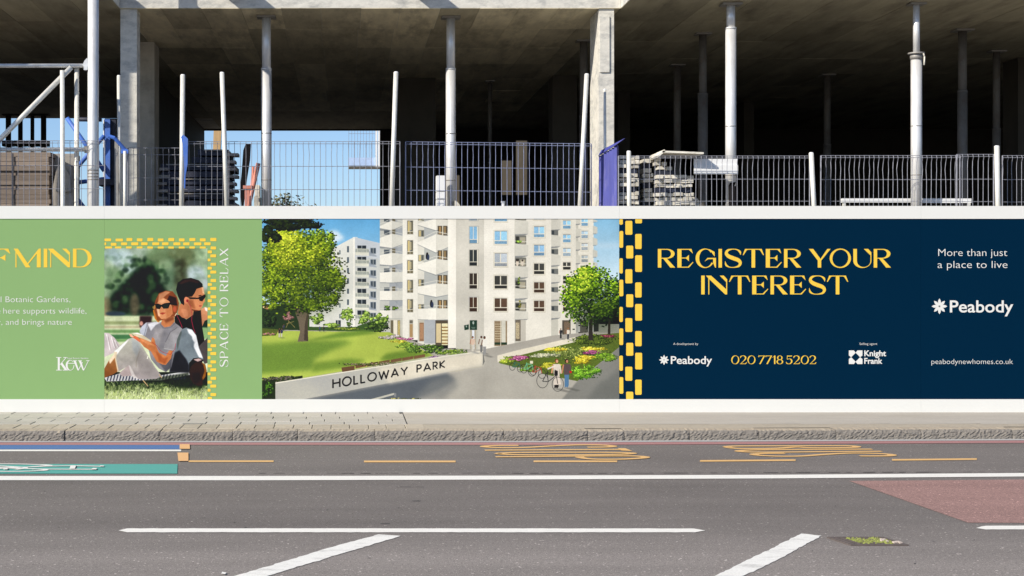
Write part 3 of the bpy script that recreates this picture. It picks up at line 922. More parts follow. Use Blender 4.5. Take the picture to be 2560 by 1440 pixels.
fence(1014, 1478, 354.5, 24.6, 'tall bluish mesh fence panel before the dark central bay', 'wire_blue', (0, 6, 63, 121, 181), tilt=5)
fence(1546, 2024, 390, 24.0, 'lower mesh fence panel in front of the stacked pale boards and the sign', 'wire', (0, 5, 58, 113, 170), .0755)
fence(2052, 2400, 389, 24.1, 'lower mesh fence panel with bent wires between two short posts', 'wire', (0, 5, 60, 114, 170), .0700, bend=.006)
fence(2392, 2484, 386, 24.02, 'narrow mesh fence panel overlapping its neighbour near the right edge', 'wire', (0, 5, 62, 118, 170), .0700)
fence(2506, 2860, 389, 24.1, 'mesh fence panel cut off by the right edge of the photo', 'wire', (0, 5, 60, 116, 170), .0700)

# blue ribbed steel sheet turned edge-on beside the right column
bs = empty('steel_sheet', (X(1520, 24.5), 24.5, ZF), 'purple blue ribbed steel sheet standing edge-on beside the pale concrete column', 'sheet')
pa, pb = Vector((X(1500, 24.75), 24.75, 0)), Vector((X(1545, 24.2), 24.2, 0))
mb = MB()
nr = 14
for i in range(nr):
    t0, t1 = i / nr, (i + 1) / nr
    rr = .018 if i % 2 else -.018
    a = pa.lerp(pb, t0) + Vector((rr, 0, 0)); b = pa.lerp(pb, t1) + Vector((-rr, 0, 0))
    za, zb = Z(390, 24.75) + (Z(362, 24.2) - Z(390, 24.75)) * t0, Z(390, 24.75) + (Z(362, 24.2) - Z(390, 24.75)) * t1
    nn = len(mb.v)
    mb.v += [(a.x, a.y, ZF - .4), (b.x, b.y, ZF - .4), (b.x, b.y, zb), (a.x, a.y, za), (a.x + .008, a.y, ZF - .4), (b.x + .008, b.y, ZF - .4), (b.x + .008, b.y, zb), (a.x + .008, a.y, za)]
    mb.f += [tuple(nn + k for k in q) for q in ((0, 1, 2, 3), (7, 6, 5, 4), (3, 2, 6, 7), (0, 4, 5, 1))]
mb.build('ribbed_sheet', M['blue_sheet'], bs)
mb = MB()
za, zb = Z(390, 24.75), Z(362, 24.2)
mb.poly([(pa.x - .03, pa.y, za), (pb.x - .03, pb.y, zb), (pb.x + .10, pb.y - .05, zb + .10), (pa.x + .02, pa.y, za + .09)])
mb.poly([(pa.x - .03, pa.y, za - .008), (pb.x - .03, pb.y, zb - .008), (pb.x + .10, pb.y - .05, zb + .092), (pa.x + .02, pa.y, za + .082)])
mb.build('folded_flange', M['blue_sheet'], bs)

# ------------------------------------------------------------------ material on the deck
def bundle(name, lab, cat, px0, px1, top, d, dep, n, matn, part, jitter=.03, gap=.004, strap=True, group=None, bearers=True, slope=0):
    x0, x1 = X(px0, d), X(px1, d)
    t = empty(name, ((x0 + x1) / 2, d + dep / 2, ZF), lab, cat, group)
    ztop = Z(top, d)
    h = (ztop - ZF) / n
    for i in range(n):
        a, b = x0 + random.uniform(0, jitter), x1 - random.uniform(0, jitter)
        if slope and i > n * .55: b -= slope * (i - n * .55) / n
        yy = d + random.uniform(0, jitter)
        MB().box(a, b, yy, d + dep, ZF + i * h + gap, ZF + (i + 1) * h, .004).build(part, M[matn], t, fix=False)
        if bearers and i % 4 == 3:
            pass
    if strap:
        mb = MB()
        for u in (.22, .78):
            x = x0 + (x1 - x0 - slope * .4) * u
            mb.box(x - .012, x + .012, d - .006, d - .002, ZF, ztop - .02)
        mb.build('strap', M['strap'], t)
    return t
bundle('board_stack', 'tall strapped stack of weathered brown plywood boards behind the left fence', 'boards', -300, 126, 380, 25.0, 1.2, 19, 'plywood', 'board', .035)
t = bundle('panel_stack', 'grey brown stack of upright planks beside the weathered plywood stack', 'boards', 128, 189, 384, 25.5, .5, 4, 'batten', 'plank', .02, strap=False)
# grey sack draped in front of it
mb = MB()
D = 24.95
pts = [(137, 515), (134, 470), (141, 430), (150, 415), (165, 406), (180, 414), (184, 440), (186, 474), (186, 515)]
front = [(X(a, D) + random.uniform(-.01, .01), Z(b, D)) for a, b in pts]
mb.prism(front, D - .10, D + .25)
mb.prism([(X(a, D), Z(b, D)) for a, b in ((144, 480), (150, 436), (165, 420), (178, 440), (181, 480))], D - .15, D - .09)
tag(mb.build('cement_sack', M['stone']), 'lumpy grey cloth bundle in front of the grey planks at the left', 'sack')

# dark formwork panels on battens in the centre-left
D = 26.2
x0, x1 = X(392, D), X(596, D)
st = empty('formwork_stack', ((x0 + x1) / 2, D + .6, ZF), 'dark blue stack of formwork panels with grey timber ends behind the leaning tube post', 'panels')
n = 13
ztop = Z(372, D); h = (ztop - ZF) / n
for i in range(n):
    a, b = x0 + random.uniform(.05, .14), x1 - random.uniform(.05, .16)
    if i == n - 1: a += .55; b -= .02
    if i == n - 2: a += .5
    MB().box(a, b, D + random.uniform(0, .05), D + 1.2, ZF + i * h + .012, ZF + (i + 1) * h - .012, .004).build('formwork_panel', M['dark_panel'], st, fix=False)
    if i < n - 2:
        MB().box(x0 + random.uniform(0, .05), x0 + random.uniform(.16, .24), D - .05, D + .3, ZF + i * h, ZF + i * h + .045).build('batten', M['batten'], st, fix=False)
    MB().box(x1 - random.uniform(.18, .25), x1 - random.uniform(0, .06), D - .05, D + .3, ZF + i * h, ZF + i * h + .045).build('batten', M['batten'], st, fix=False)
    if i % 2 == 0:
        MB().box(a + .1, b - .1, D - .025, D, ZF + (i + 1) * h - .03, ZF + (i + 1) * h - .012).build('steel_edge', M['steel_dark'], st, fix=False)
# the dark board leaning on its right end, and timber and red steel behind
D = 25.9
mb = MB(); mb.prism([(X(a, D), Z(b, D)) for a, b in ((600, 470), (604, 430), (608, 376), (614, 360), (627, 360), (625, 400), (617, 450), (609, 515), (603, 515))], D, D + .04)
tag(mb.build('black_board', M['black']), 'black board leaning on the right end of the dark panel stack', 'board')
D = 56
mb = MB(); mb.obox((X(536, D), D, 4.0), (.13, 0, .01), (0, .12, 0), (.16, 0, 4.1))
tag(mb.build('timber_post', M['timber']), 'yellow timber post rising behind the dark panel stack against the sky', 'timber')
mb = MB(); mb.box(X(471, D), X(480, D), D - .06, D + .06, 0, Z(343, D)); mb.box(X(468, D), X(483, D), D - .08, D + .08, Z(343, D), Z(337, D))
tag(mb.build('timber_offcut', M['timber']), 'short pinkish timber offcut standing behind the blue rag', 'timber')
D = 25.3
rp = empty('steel_push_prop', (X(610, D), D, ZF), 'orange red raking steel prop with a clamp right of the dark panel stack', 'prop')
MB().tube((X(601, D), D, ZF), (X(646, D), D, Z(408, D)), .036, 10).build('tube', M['red_steel'], rp, smooth=True)
MB().tube((X(618, D), D + .1, ZF), (X(632, D), D + .1, Z(415, D)), .022, 8).build('tube', M['red_steel'], rp, smooth=True)
mb = MB(); mb.box(X(608, D), X(631, D), D - .05, D + .06, Z(472, D), Z(464, D)); mb.build('clamp', M['red_steel'], rp)
MB().box(X(612, D), X(624, D), D - .03, D + .05, ZF, Z(470, D)).build('foot', M['red_steel'], rp)
bundle('rubble_bag', 'speckled pale bag of rubble beside the orange red raking prop', 'bag', 634, 650, 462, 25.5, .4, 5, 'ply_edge', 'fold', .02, strap=False)

# pale edge-on board stacks at the right
def rough_stack(lab, px0, px1, tops, d, dep, n, matn='ply_edge'):
    x0, x1 = X(px0, d), X(px1, d)
    t = empty('board_stack', ((x0 + x1) / 2, d + dep / 2, ZF), lab, 'boards', 'rough stacks of pale boards at the right of the column')
    nb = len(tops)
    zmax = Z(min(tops), d)
    h = (zmax - ZF) / n
    for i in range(n):
        z0, z1 = ZF + i * h, ZF + (i + 1) * h
        # how far the layer reaches before the stepped top cuts it
        reach = [k for k, tp in enumerate(tops) if Z(tp, d) >= z1 - h * .3]
        if not reach: continue
        xe = x0 + (x1 - x0) * (max(reach) + 1) / nb
        x = x0 + random.uniform(-.02, .03)
        if i % 4 == 3:
            MB().box(x + .01, xe - .03, d + .04, d + dep, z0, z1, .0).build('bearer', M['dark_panel'], t, fix=False)
            continue
        while x < xe - .04:
            w = random.uniform(.085, .14)
            xb = min(x + w, xe)
            s = random.uniform(-.012, .012)
            MB().box(x + .004, xb - .003, d + random.uniform(-.03, .05), d + dep, z0 + .005 + max(0, s), z1 - .004 + min(0, s), .004).build('board', M[matn], t, fix=False)
            x = xb
    return t
rough_stack('rough stack of pale boards behind the short tube post next to the blue sheet', 1546, 1598, [388], 24.3, .9, 19)
rough_stack('narrow rough stack of pale boards in the middle of three', 1607, 1634, [396], 24.5, .8, 17)
rough_stack('broad stepped stack of pale boards left of the white sign', 1640, 1737, [393, 402, 412, 424, 430, 434, 436], 24.3, 1.0, 19)
D = 24.4
mb = MB(); mb.poly([(X(1627, D), D - .35, Z(394, D)), (X(1648, D), D, Z(383, D)), (X(1744, D), D + .05, Z(386, D)), (X(1736, D), D - .1, Z(391, D)), (X(1650, D), D - .1, Z(388, D))])
mb = MB(); mb.obox((X(1694, D), D + .1, Z(386, D)), (.31, 0, -.012), (0, .5, 0), (0, 0, .014))
mb.obox((X(1640, D), D - .1, Z(389, D)), (.06, 0, .05), (0, .3, 0), (-.008, 0, .012))
tag(mb.build('loose_board', M['ply_edge']), 'loose pale board lying tilted on top of the stepped board stack', 'board')
D = 24.18
sg = empty('sign_board', (X(1790, D), D, Z(435, D)), 'plain white sign board behind the mesh fence in front of a steel prop', 'sign')
MB().box(X(1735, D), X(1845, D), D, D + .012, Z(435, D), Z(412.5, D)).build('lower_board', M['white_board'], sg)
MB().box(X(1735, D), X(1844, D), D + .014, D + .026, Z(414, D), Z(397, D)).build('upper_board', M['white_board'], sg)
# loose things right
D = 24.6
mb = MB(); mb.path([(X(1740, D), D, ZF), (X(1744, D), D, Z(505, D)), (X(1738, D), D - .02, Z(498, D))], .03, 8)
tag(mb.build('bent_pipe', M['ply_edge']), 'bent pale pipe end beside the stepped board stack', 'pipe')
D = 24.35
mb = MB(); mb.tube((X(1834, D), D, ZF), (X(1834, D), D, Z(466, D)), .075, 16); mb.tube((X(1834, D), D, Z(466, D)), (X(1824, D), D + .02, Z(461, D)), .075, 16, .03)
tag(mb.build('rubber_sleeve', M['black'], smooth=True), 'black sleeve standing against the steel prop below the sign', 'sleeve')
D = 24.7
bm_ = empty('barrier', (X(2265, D), D, ZF), 'low white barrier rail on two feet behind the right hand fence', 'barrier')
MB().box(X(2106, D), X(2304, D), D, D + .08, Z(506, D), Z(496, D)).build('rail', M['white_board'], bm_)
MB().box(X(2306, D), X(2430, D), D + .02, D + .1, Z(507, D), Z(496, D)).build('rail', M['white_board'], bm_)
for px in (2112, 2300, 2424): MB().box(X(px - 3, D), X(px + 3, D), D + .01, D + .07, ZF, Z(506, D)).build('foot', M['alu'], bm_)
D = 25.3
wb = empty('packing_crate', (X(1101, D), D, ZF), 'tall white packing crate left of the centre right prop', 'crate')
zz0 = ZF
for tp in (497, 478, 437):
    MB().box(X(1092, D), X(1112, D), D, D + .3, zz0, Z(tp, D) - .012).build('carton', M['white_board'], wb); zz0 = Z(tp, D)
mb = MB(); mb.prism([(X(a, D), Z(b, D)) for a, b in ((1137, 438), (1149, 440), (1143, 447), (1137, 454))], D + .8, D + .84)
tag(mb.build('white_offcut', M['white_board']), 'small white triangular offcut right of the centre right prop', 'offcut')
mb = MB(); mb.prism([(X(a, D), Z(b, D)) for a, b in ((1137, 535), (1138, 500), (1145, 504), (1151, 512), (1153, 535))], D + .1, D + .4)
tag(mb.build('rubble_sack', M['ply_edge']), 'pale sack at the foot of the centre right prop', 'sack')
mb = MB(); mb.tube((X(1258, D), D, ZF), (X(1258, D), D, Z(507, D)), .03, 10); mb.tube((X(1258, D), D, Z(507, D)), (X(1258, D), D, Z(503, D)), .034, 10)
tag(mb.build('pipe_stub', M['white_board']), 'short white pipe stub in front of the tan walls', 'pipe')
prop(1225, 34, 'slim blue grey steel prop before the tan rear wall', .05, .045, 4.2, .1, group='steel props in the dark interior', mat_='shaded_steel')

# ------------------------------------------------------------------ tree beyond the building
def tree(px, d, top, rad, lab, n=1500):
    x = X(px, d); h = Z(top, d)
    t = empty('tree', (x, d, 0), lab, 'tree')
    mb = MB(); mb.tube((x, d, -.05), (x + .05, d, h * .55), .11, 8, .07)
    for k in range(7):
        a = k * .9; z = h * (.4 + .06 * k)
        mb.tube((x + .03, d, z), (x + rad * .7 * math.cos(a), d + rad * .7 * math.sin(a), z + .9), .045, 6, .015)
    mb.build('trunk', M['bark'], t, smooth=True)
    mb = MB()
    cl = [(random.gauss(0, rad * .45), random.gauss(0, rad * .45), h - .45 - abs(random.gauss(0, .9)), random.uniform(.25, .5)) for _ in range(24)] + [(0, 0, h - .3, .3)]
    for i in range(n):
        cx, cy_, cz, r = random.choice(cl)
        p = Vector((x + cx + random.gauss(0, r * .6), d + cy_ + random.gauss(0, r * .6), min(h, cz + random.gauss(0, r * .55))))
        u = Vector((random.gauss(0, 1), random.gauss(0, 1), random.gauss(0, 1))).normalized() * .09
        w = Vector((random.gauss(0, 1), random.gauss(0, 1), random.gauss(0, 1))).cross(u).normalized() * .045
        mb.poly([p - u, p + w, p + u, p - w])
    mb.build('crown', M['leaf'], t, kind='stuff', fix=False)
tree(703, 58, 484, .55, 'small leafy tree beyond the building right of the left thick prop')
tree(752, 66, 506, .5, 'tiny treetop just showing above the hoarding in the sky opening', 700)
# ================================================================== PRINTED PICTURES (flat print on the hoarding)
def up(a, h, w):
    """bilinear enlargement of a small array"""
    H, W = a.shape[:2]
    y = np.linspace(0, H - 1, h); x = np.linspace(0, W - 1, w)
    y0 = np.minimum(y.astype(int), H - 2); x0 = np.minimum(x.astype(int), W - 2)
    fy = (y - y0)[:, None]; fx = (x - x0)[None, :]
    if a.ndim == 3: fy, fx = fy[..., None], fx[..., None]
    A = a[y0][:, x0]; B_ = a[y0][:, x0 + 1]; C_ = a[y0 + 1][:, x0]; D_ = a[y0 + 1][:, x0 + 1]
    return (A * (1 - fx) + B_ * fx) * (1 - fy) + (C_ * (1 - fx) + D_ * fx) * fy

def fbm(h, w, cell, octs=4):
    out = np.zeros((h, w)); amp = 1.0; tot = 0
    for o in range(octs):
        c = max(1.5, cell / 2 ** o)
        out += amp * up(rng.random((int(h / c) + 3, int(w / c) + 3)), h, w); tot += amp; amp *= .55
    return out / tot

def blur1(a, r, ax):
    r = int(r)
    if r < 1: return a
    k = 2 * r + 1
    p = np.concatenate([np.repeat(np.take(a, [0], ax), r + 1, ax), a, np.repeat(np.take(a, [-1], ax), r, ax)], ax)
    c = np.cumsum(p, ax)
    n = a.shape[ax]
    return (np.take(c, range(k, k + n), ax) - np.take(c, range(0, n), ax)) / k

def blur(a, r):
    for _ in range(2):
        a = blur1(blur1(a, r, 0), r, 1)
    return a

class Canvas:
    def __init__(self, w, h, conv):
        self.w, self.h, self.conv = w, h, conv
        self.a = np.zeros((h, w, 3))
    def mask(self, pts, soft=0):
        P = [self.conv(*p) for p in pts]
        pad = int(3 * soft) + 2
        x0 = max(0, int(min(p[0] for p in P)) - pad); x1 = min(self.w, int(max(p[0] for p in P)) + pad + 1)
        y0 = max(0, int(min(p[1] for p in P)) - pad); y1 = min(self.h, int(max(p[1] for p in P)) + pad + 1)
        if x1 <= x0 or y1 <= y0: return None
        X_, Y_ = np.meshgrid(np.arange(x0, x1) + .5, np.arange(y0, y1) + .5)
        m = np.zeros(X_.shape, bool)
        n = len(P)
        for i in range(n):
            ax, ay = P[i]; bx, by = P[(i + 1) % n]
            if ay == by: continue
            m ^= ((ay > Y_) != (by > Y_)) & (X_ < (bx - ax) * (Y_ - ay) / (by - ay) + ax)
        m = m.astype(float)
        if soft: m = blur(m, soft)
        return m, (slice(y0, y1), slice(x0, x1))
    def poly(self, pts, c, a=1.0, soft=0, c2=None, noise=0.0):
        """fill; c2 = colour at the polygon's bottom"""
        r = self.mask(pts, soft)
        if r is None: return
        m, s = r
        col = np.array(c, float) / 255
        if c2 is not None:
            t = np.linspace(0, 1, m.shape[0])[:, None, None]
            col = col * (1 - t) + np.array(c2, float) / 255 * t
        if noise:
            col = col * (1 + noise * (rng.random(m.shape)[..., None] - .5))
        m = (m * a)[..., None]
        self.a[s] = self.a[s] * (1 - m) + col * m
    def rect(self, x0, y0, x1, y1, c, **k):
        self.poly([(x0, y0), (x1, y0), (x1, y1), (x0, y1)], c, **k)
    def ell(self, x, y, rx, ry, c, rot=0, **k):
        n = 20
        self.poly([(x + rx * math.cos(t) * math.cos(rot) - ry * math.sin(t) * math.sin(rot), y + rx * math.cos(t) * math.sin(rot) + ry * math.sin(t) * math.cos(rot)) for t in (2 * math.pi * i / n for i in range(n))], c, **k)
    def line(self, pts, w, c, **k):
        for (ax, ay), (bx, by) in zip(pts[:-1], pts[1:]):
            d = math.hypot(bx - ax, by - ay) or 1
            nx, ny = -(by - ay) / d * w / 2, (bx - ax) / d * w / 2
            self.poly([(ax + nx, ay + ny), (bx + nx, by + ny), (bx - nx, by - ny), (ax - nx, ay - ny)], c, **k)
    def dabs(self, pts, cols, r0, r1):
        """small leaf dabs at canvas positions"""
        for (x, y), c in zip(pts, cols):
            u, v = self.conv(x, y)
            rx, ry = rng.uniform(r0, r1), rng.uniform(r0, r1) * .7
            a, b, e, f = int(u - rx), int(u + rx + 1), int(v - ry), int(v + ry + 1)
            if b <= 0 or f <= 0 or a >= self.w or e >= self.h: continue
            self.a[max(0, e):f, max(0, a):b] = np.array(c) / 255
    def image(self, name):
        a = np.clip(self.a, 0, 1)
        im = bpy.data.images.new(name, self.w, self.h)
        px = np.ones((self.h, self.w, 4), np.float32)
        px[..., :3] = a[::-1]
        im.pixels.foreach_set(px.ravel())
        im.update()
        im.pack()
        return im

def print_mat(name, im):
    m, nt, p = new_mat(name)
    N, L = nt.nodes, nt.links
    t = N.new('ShaderNodeTexImage'); t.image = im; t.interpolation = 'Cubic'
    s = N.new('ShaderNodeVectorMath'); s.operation = 'SCALE'; s.inputs['Scale'].default_value = KP
    L.new(t.outputs[0], s.inputs[0]); L.new(s.outputs[0], p.inputs['Base Color'])
    p.inputs['Roughness'].default_value = 0.5
    p.inputs['Specular IOR Level'].default_value = 0.25
    return m

def foliage(cv, cx, cy, rx, ry, n, dark, mid, light, r0, r1, holes=.0, clumps=26, sun=(-.55, -.75)):
    """crown made of clumps of leaf dabs, dark first, then lit ones"""
    cl = []
    for _ in range(clumps):
        t = rng.random() * 2 * math.pi; q = math.sqrt(rng.random()) * .82
        cl.append((cx + rx * q * math.cos(t), cy + ry * q * math.sin(t), rng.uniform(.22, .38)))
    for phase in range(3):
        P, C_ = [], []
        m = int(n * (.45, .37, .18)[phase])
        for _ in range(m):
            x0, y0, q = cl[int(rng.integers(len(cl)))]
            g1, g2 = rng.normal(0, .5), rng.normal(0, .5)
            x, y = x0 + rx * q * g1, y0 + ry * q * g2
            if ((x - cx) / rx) ** 2 + ((y - cy) / ry) ** 2 > rng.uniform(.75, 1.5): continue
            lit = g1 * sun[0] + g2 * sun[1] + .35 * (((x - cx) / rx) * sun[0] + ((y - cy) / ry) * sun[1])
            if phase == 2 and lit < .0: continue
            if phase == 1 and lit < -.5: continue
            b = (dark, mid, light)[phase]
            k = rng.uniform(.78, 1.2) * (1 + .18 * lit)
            P.append((x, y)); C_.append([min(255, v * k) for v in b])
        cv.dabs(P, C_, r0, r1)

# ---------------------------------------------------------------- the large view of the park and the new flats
MW, MH = 1786, 902
cv = Canvas(MW, MH, lambda x, y: ((x / 3 - 15) * 2, (y / 3 - 17) * 2))
def Bx(pts): return [(x + 1320, y) for x, y in pts]      # the right half of the picture
def Bp(pts, c, **k): cv.poly(Bx(pts), c, **k)
def Br(x0, y0, x1, y1, c, **k): cv.rect(x0 + 1320, y0, x1 + 1320, y1, c, **k)
cv.rect(40, 40, 2740, 700, (108, 172, 214), c2=(200, 222, 234))
Br(1180, 40, 1420, 600, (140, 188, 216), c2=(214, 228, 234))
for x, y, rx, ry in ((585, 170, 45, 30), (620, 195, 40, 24), (560, 215, 60, 25)): cv.ell(x, y, rx, ry, (225, 234, 238), a=.8, soft=9)
Br(1215, 240, 1400, 270, (205, 222, 232), a=.6, soft=12)
cv.rect(40, 690, 1400, 900, (70, 95, 50)); cv.rect(40, 690, 330, 900, (48, 66, 38), noise=.3)
# rear block
cv.poly([(400, 700), (545, 290), (735, 190), (760, 190), (760, 860), (575, 862), (400, 860)], (222, 225, 224))
cv.poly([(735, 190), (932, 236), (932, 800), (735, 862)], (196, 202, 206), c2=(212, 214, 212))
cv.poly([(728, 190), (742, 190), (742, 860), (728, 860)], (236, 237, 234))
for y, h in ((258, 46), (340, 42), (420, 40), (498, 40), (576, 38), (655, 42), (735, 40)):
    cv.rect(683, y, 697, y + h, (96, 108, 116)); cv.rect(624, y + 30, 634, y + 62, (120, 130, 134))
for y0, y1, yb in ((253, 275, 330), (338, 358, 410), (420, 442, 492), (500, 524, 572), (578, 606, 652), (657, 688, 732), (738, 770, 800)):
    cv.rect(760, y0, 826, y1 + 26, (52, 60, 66)); cv.rect(790, y0, 797, y1 + 26, (150, 155, 156))
    cv.poly([(745, y1), (848, y1 + 4), (848, yb), (745, yb - 4)], (205, 208, 196), c2=(226, 228, 222))
    cv.poly([(745, y1 + 4), (848, y1 + 8), (848, y1 + 30), (745, y1 + 28)], (158, 164, 156), noise=.25)
    for k in range(9): cv.rect(750 + k * 11, y1, 752 + k * 11, y1 + 30, (215, 218, 212))
    cv.rect(855, y0 + 16, 902, y1 + 42, (176, 184, 188)); cv.rect(860, y0 + 20, 898, y1 + 38, (80, 90, 98)); cv.rect(877, y0 + 20, 881, y1 + 38, (196, 200, 202))
    cv.poly([(848, y1 + 20), (905, yb), (905, yb + 8), (848, yb)], (150, 158, 166), a=.7)
cv.rect(598, 812, 636, 860, (58, 66, 74)); cv.rect(612, 812, 616, 860, (200, 202, 200))
# main block: west balconies
cv.rect(928, 50, 1110, 900, (196, 199, 198))
cv.rect(1000, 50, 1060, 800, (168, 172, 174))
for (yt, yb) in ((68, 140), (165, 272), (308, 402), (450, 530), (592, 662), (738, 798)):
    cv.rect(960, yt - 25, 1000, yt + 8, (90, 98, 104)); cv.rect(1022, yt - 32, 1046, yt + 10, (118, 112, 92)); cv.rect(1008, yt - 30, 1018, yt + 10, (205, 206, 204))
    s = max(0, (520 - yt)) * .09
    cv.poly([(928, yt + s), (1020, yt), (1020, yb), (928, yb - s * .4)], (236, 236, 232))
    cv.poly([(1018, yt), (1100, yt + s * .5), (1100, yb - s * .9), (1018, yb)], (214, 215, 211))
    cv.poly([(928, yb - s * .4), (1020, yb), (1100, yb - s * .9), (1100, yb - s * .9 + 4), (1020, yb + 6), (928, yb + 3)], (150, 154, 154))
    cv.line([(930, yt + s - 16), (1020, yt - 18), (1098, yt + s * .5 - 14)], 3, (216, 218, 214))
    cv.poly([(1040, yb + 2), (1100, yb - s * .6), (1100, yb + 40), (1075, yb + 52)], (150, 156, 160), a=.6)
for x, y in ((985, 722), (1045, 726)): foliage(cv, x, y, 28, 20, 120, (35, 52, 24), (70, 96, 40), (120, 150, 70), 1.5, 3, clumps=5)
cv.rect(995, 800, 1110, 950, (205, 205, 199)); cv.rect(1010, 812, 1082, 930, (120, 112, 92)); cv.rect(1030, 812, 1060, 930, (236, 232, 220)); cv.rect(1064, 815, 1080, 925, (190, 175, 120), noise=.6)
# main block: narrow bay
cv.rect(1100, 50, 1215, 960, (238, 238, 234), noise=.05)
for y0, y1 in ((68, 168), (215, 318), (363, 460), (511, 605), (655, 750)):
    cv.rect(1131, y0 - 4, 1180, y1 + 4, (206, 206, 200)); cv.rect(1136, y0, 1177, y1, (120, 114, 92))
    cv.rect(1140, y0 + 4, 1152, y1 - 16, (214, 196, 140)); cv.rect(1156, y0 + 4, 1172, y1 - 22, (84, 92, 96)); cv.rect(1158, y0 + 10, 1166, y1 - 30, (196, 182, 136))
    cv.rect(1136, y1 - 22, 1177, y1 - 18, (222, 218, 205)); cv.rect(1153, y0, 1156, y1, (226, 222, 208))
cv.rect(1146, 806, 1180, 942, (214, 214, 208)); cv.rect(1152, 840, 1176, 938, (178, 150, 110)); cv.rect(1152, 812, 1176, 836, (120, 116, 104))
# main block: recessed loggia with corner balconies
cv.rect(1212, 50, 1440, 1000, (222, 222, 217))
cv.poly([(1262, 50), (1440, 50), (1440, 820), (1262, 820)], (186, 190, 190), noise=.05)
for yt, yb, pt in ((50, 140, 40), (168, 306, 62), (352, 472, 46), (536, 637, 26), (722, 808, 4)):
    cv.rect(1216, yt - 30, 1262, yt + 20, (150, 148, 132)); cv.rect(1222, yt - 26, 1236, yt + 16, (206, 190, 140)); cv.rect(1242, yt - 26, 1256, yt + 16, (96, 100, 96))
    cv.rect(1362, yt - 62, 1436, yt + 10, (94, 86, 72)); cv.rect(1372, yt - 56, 1388, yt, (168, 140, 96)); cv.rect(1410, yt - 56, 1424, yt, (150, 128, 92)); cv.rect(1396, yt - 62, 1404, yt + 10, (220, 214, 196))
    cv.poly([(1213, yt + pt), (1350, yt), (1350, yb), (1213, yb - pt)], (240, 240, 236), noise=.04)
    cv.poly([(1350, yt), (1452, yt + pt * .3), (1452, yb - pt * .75), (1350, yb)], (220, 220, 215), noise=.04)
    cv.poly([(1213, yb - pt), (1350, yb), (1452, yb - pt * .75), (1452, yb - pt * .75 + 5), (1350, yb + 8), (1213, yb - pt + 4)], (158, 162, 160))
    cv.line([(1214, yt + pt - 18), (1350, yt - 20), (1450, yt + pt * .3 - 16)], 4, (224, 226, 222))
    for k in range(7): cv.rect(1352 + k * 14, yt - 18, 1354 + k * 14, yt + 4, (214, 214, 206))
cv.rect(1216, 812, 1262, 970, (196, 194, 186)); cv.rect(1226, 830, 1258, 968, (150, 118, 92)); cv.rect(1230, 838, 1254, 950, (176, 140, 110), noise=.3)
cv.rect(1262, 808, 1345, 985, (176, 180, 182), noise=.04)
cv.rect(1345, 812, 1440, 1002, (92, 84, 70)); cv.rect(1352, 836, 1388, 980, (216, 200, 160)); cv.rect(1394, 836, 1438, 996, (238, 228, 190), noise=.4)
for k in range(6): cv.rect(1394, 860 + k * 24, 1438, 868 + k * 24, (150, 120, 74), noise=.5)
for x, y in ((1284, 335), (1315, 690)):
    cv.ell(x, y, 11, 26, (34, 36, 44)); cv.ell(x + 8, y + 6, 9, 22, (60, 70, 92)); cv.ell(x, y - 22, 7, 8, (40, 30, 26))
# right half
Br(120, 50, 182, 1020, (242, 241, 237), noise=.05)
Br(180, 50, 392, 1035, (206, 205, 200), noise=.07)
Bp([(180, 50), (392, 50), (392, 320), (180, 420)], (220, 219, 214), a=.5, soft=20)
for y0, y1, c in ((45, 66, (196, 214, 226)), (112, 236, (140, 184, 214)), (287, 404, (60, 66, 66)), (462, 575, (66, 58, 50)), (640, 746, (84, 64, 50))):
    Br(276, y0 - 5, 352, y1 + 6, (186, 186, 180)); Br(282, y0, 338, y1, c, noise=.25); Br(338, y0, 346, y1, (226, 224, 214))
    Br(307, y0, 312, y1, (228, 226, 216)); Br(282, y1 - 30, 338, y1 - 26, (228, 226, 216)); Br(282, y1 - 26, 338, y1, tuple(v * .8 for v in c), noise=.4)
Br(280, 812, 346, 1030, (196, 196, 190)); Br(286, 880, 332, 1030, (176, 168, 150), noise=.3); Br(300, 885, 318, 1028, (222, 226, 230))
Br(283, 812, 338, 884, (38, 66, 52)); Bp([(240, 850), (276, 842), (276, 880), (244, 886)], (38, 66, 52))
for x, y, s in ((310, 830, 1), (258, 858, .6)):
    cv.ell(x + 1320, y, 7 * s, 12 * s, (206, 216, 206), a=.8); Br(x - 1 * s, y, x + 1 * s, y + 22 * s, (206, 216, 206), a=.8)
Br(294, 862, 326, 866, (190, 204, 194), a=.7); Br(298, 870, 322, 873, (190, 204, 194), a=.7)
Br(390, 50, 622, 1030, (236, 235, 231), noise=.08)
for k in range(70): Br(392, 54 + k * 14, 620, 55.5 + k * 14, (222, 221, 216), a=.5)
def window(x0, y0, x1, y1, c):
    Br(x0 - 5, y0 - 6, x1 + 6, y1 + 8, (216, 214, 206)); Br(x0, y0, x1, y1, (232, 229, 218)); w = x1 - x0
    Br(x0 + 4, y0 + 4, x0 + w * .45, y1 - 32, c, noise=.3); Br(x0 + w * .52, y0 + 4, x1 - 4, y1 - 32, tuple(min(255, v * 1.12) for v in c), noise=.3)
    Br(x0 + 4, y1 - 26, x1 - 4, y1 - 4, tuple(v * .85 for v in c), noise=.5)
    Br(x0 + 4, y0 + 2, x1 - 4, y0 + 7, (120, 122, 120), a=.7)
SKY, DK, BR, LT = (150, 194, 224), (70, 70, 66), (92, 74, 60), (176, 184, 190)
for y0, y1, c in ((20, 76, SKY), (142, 246, SKY), (308, 412, LT), (476, 578, DK), (644, 746, BR)): window(465, y0, 566, y1, c)
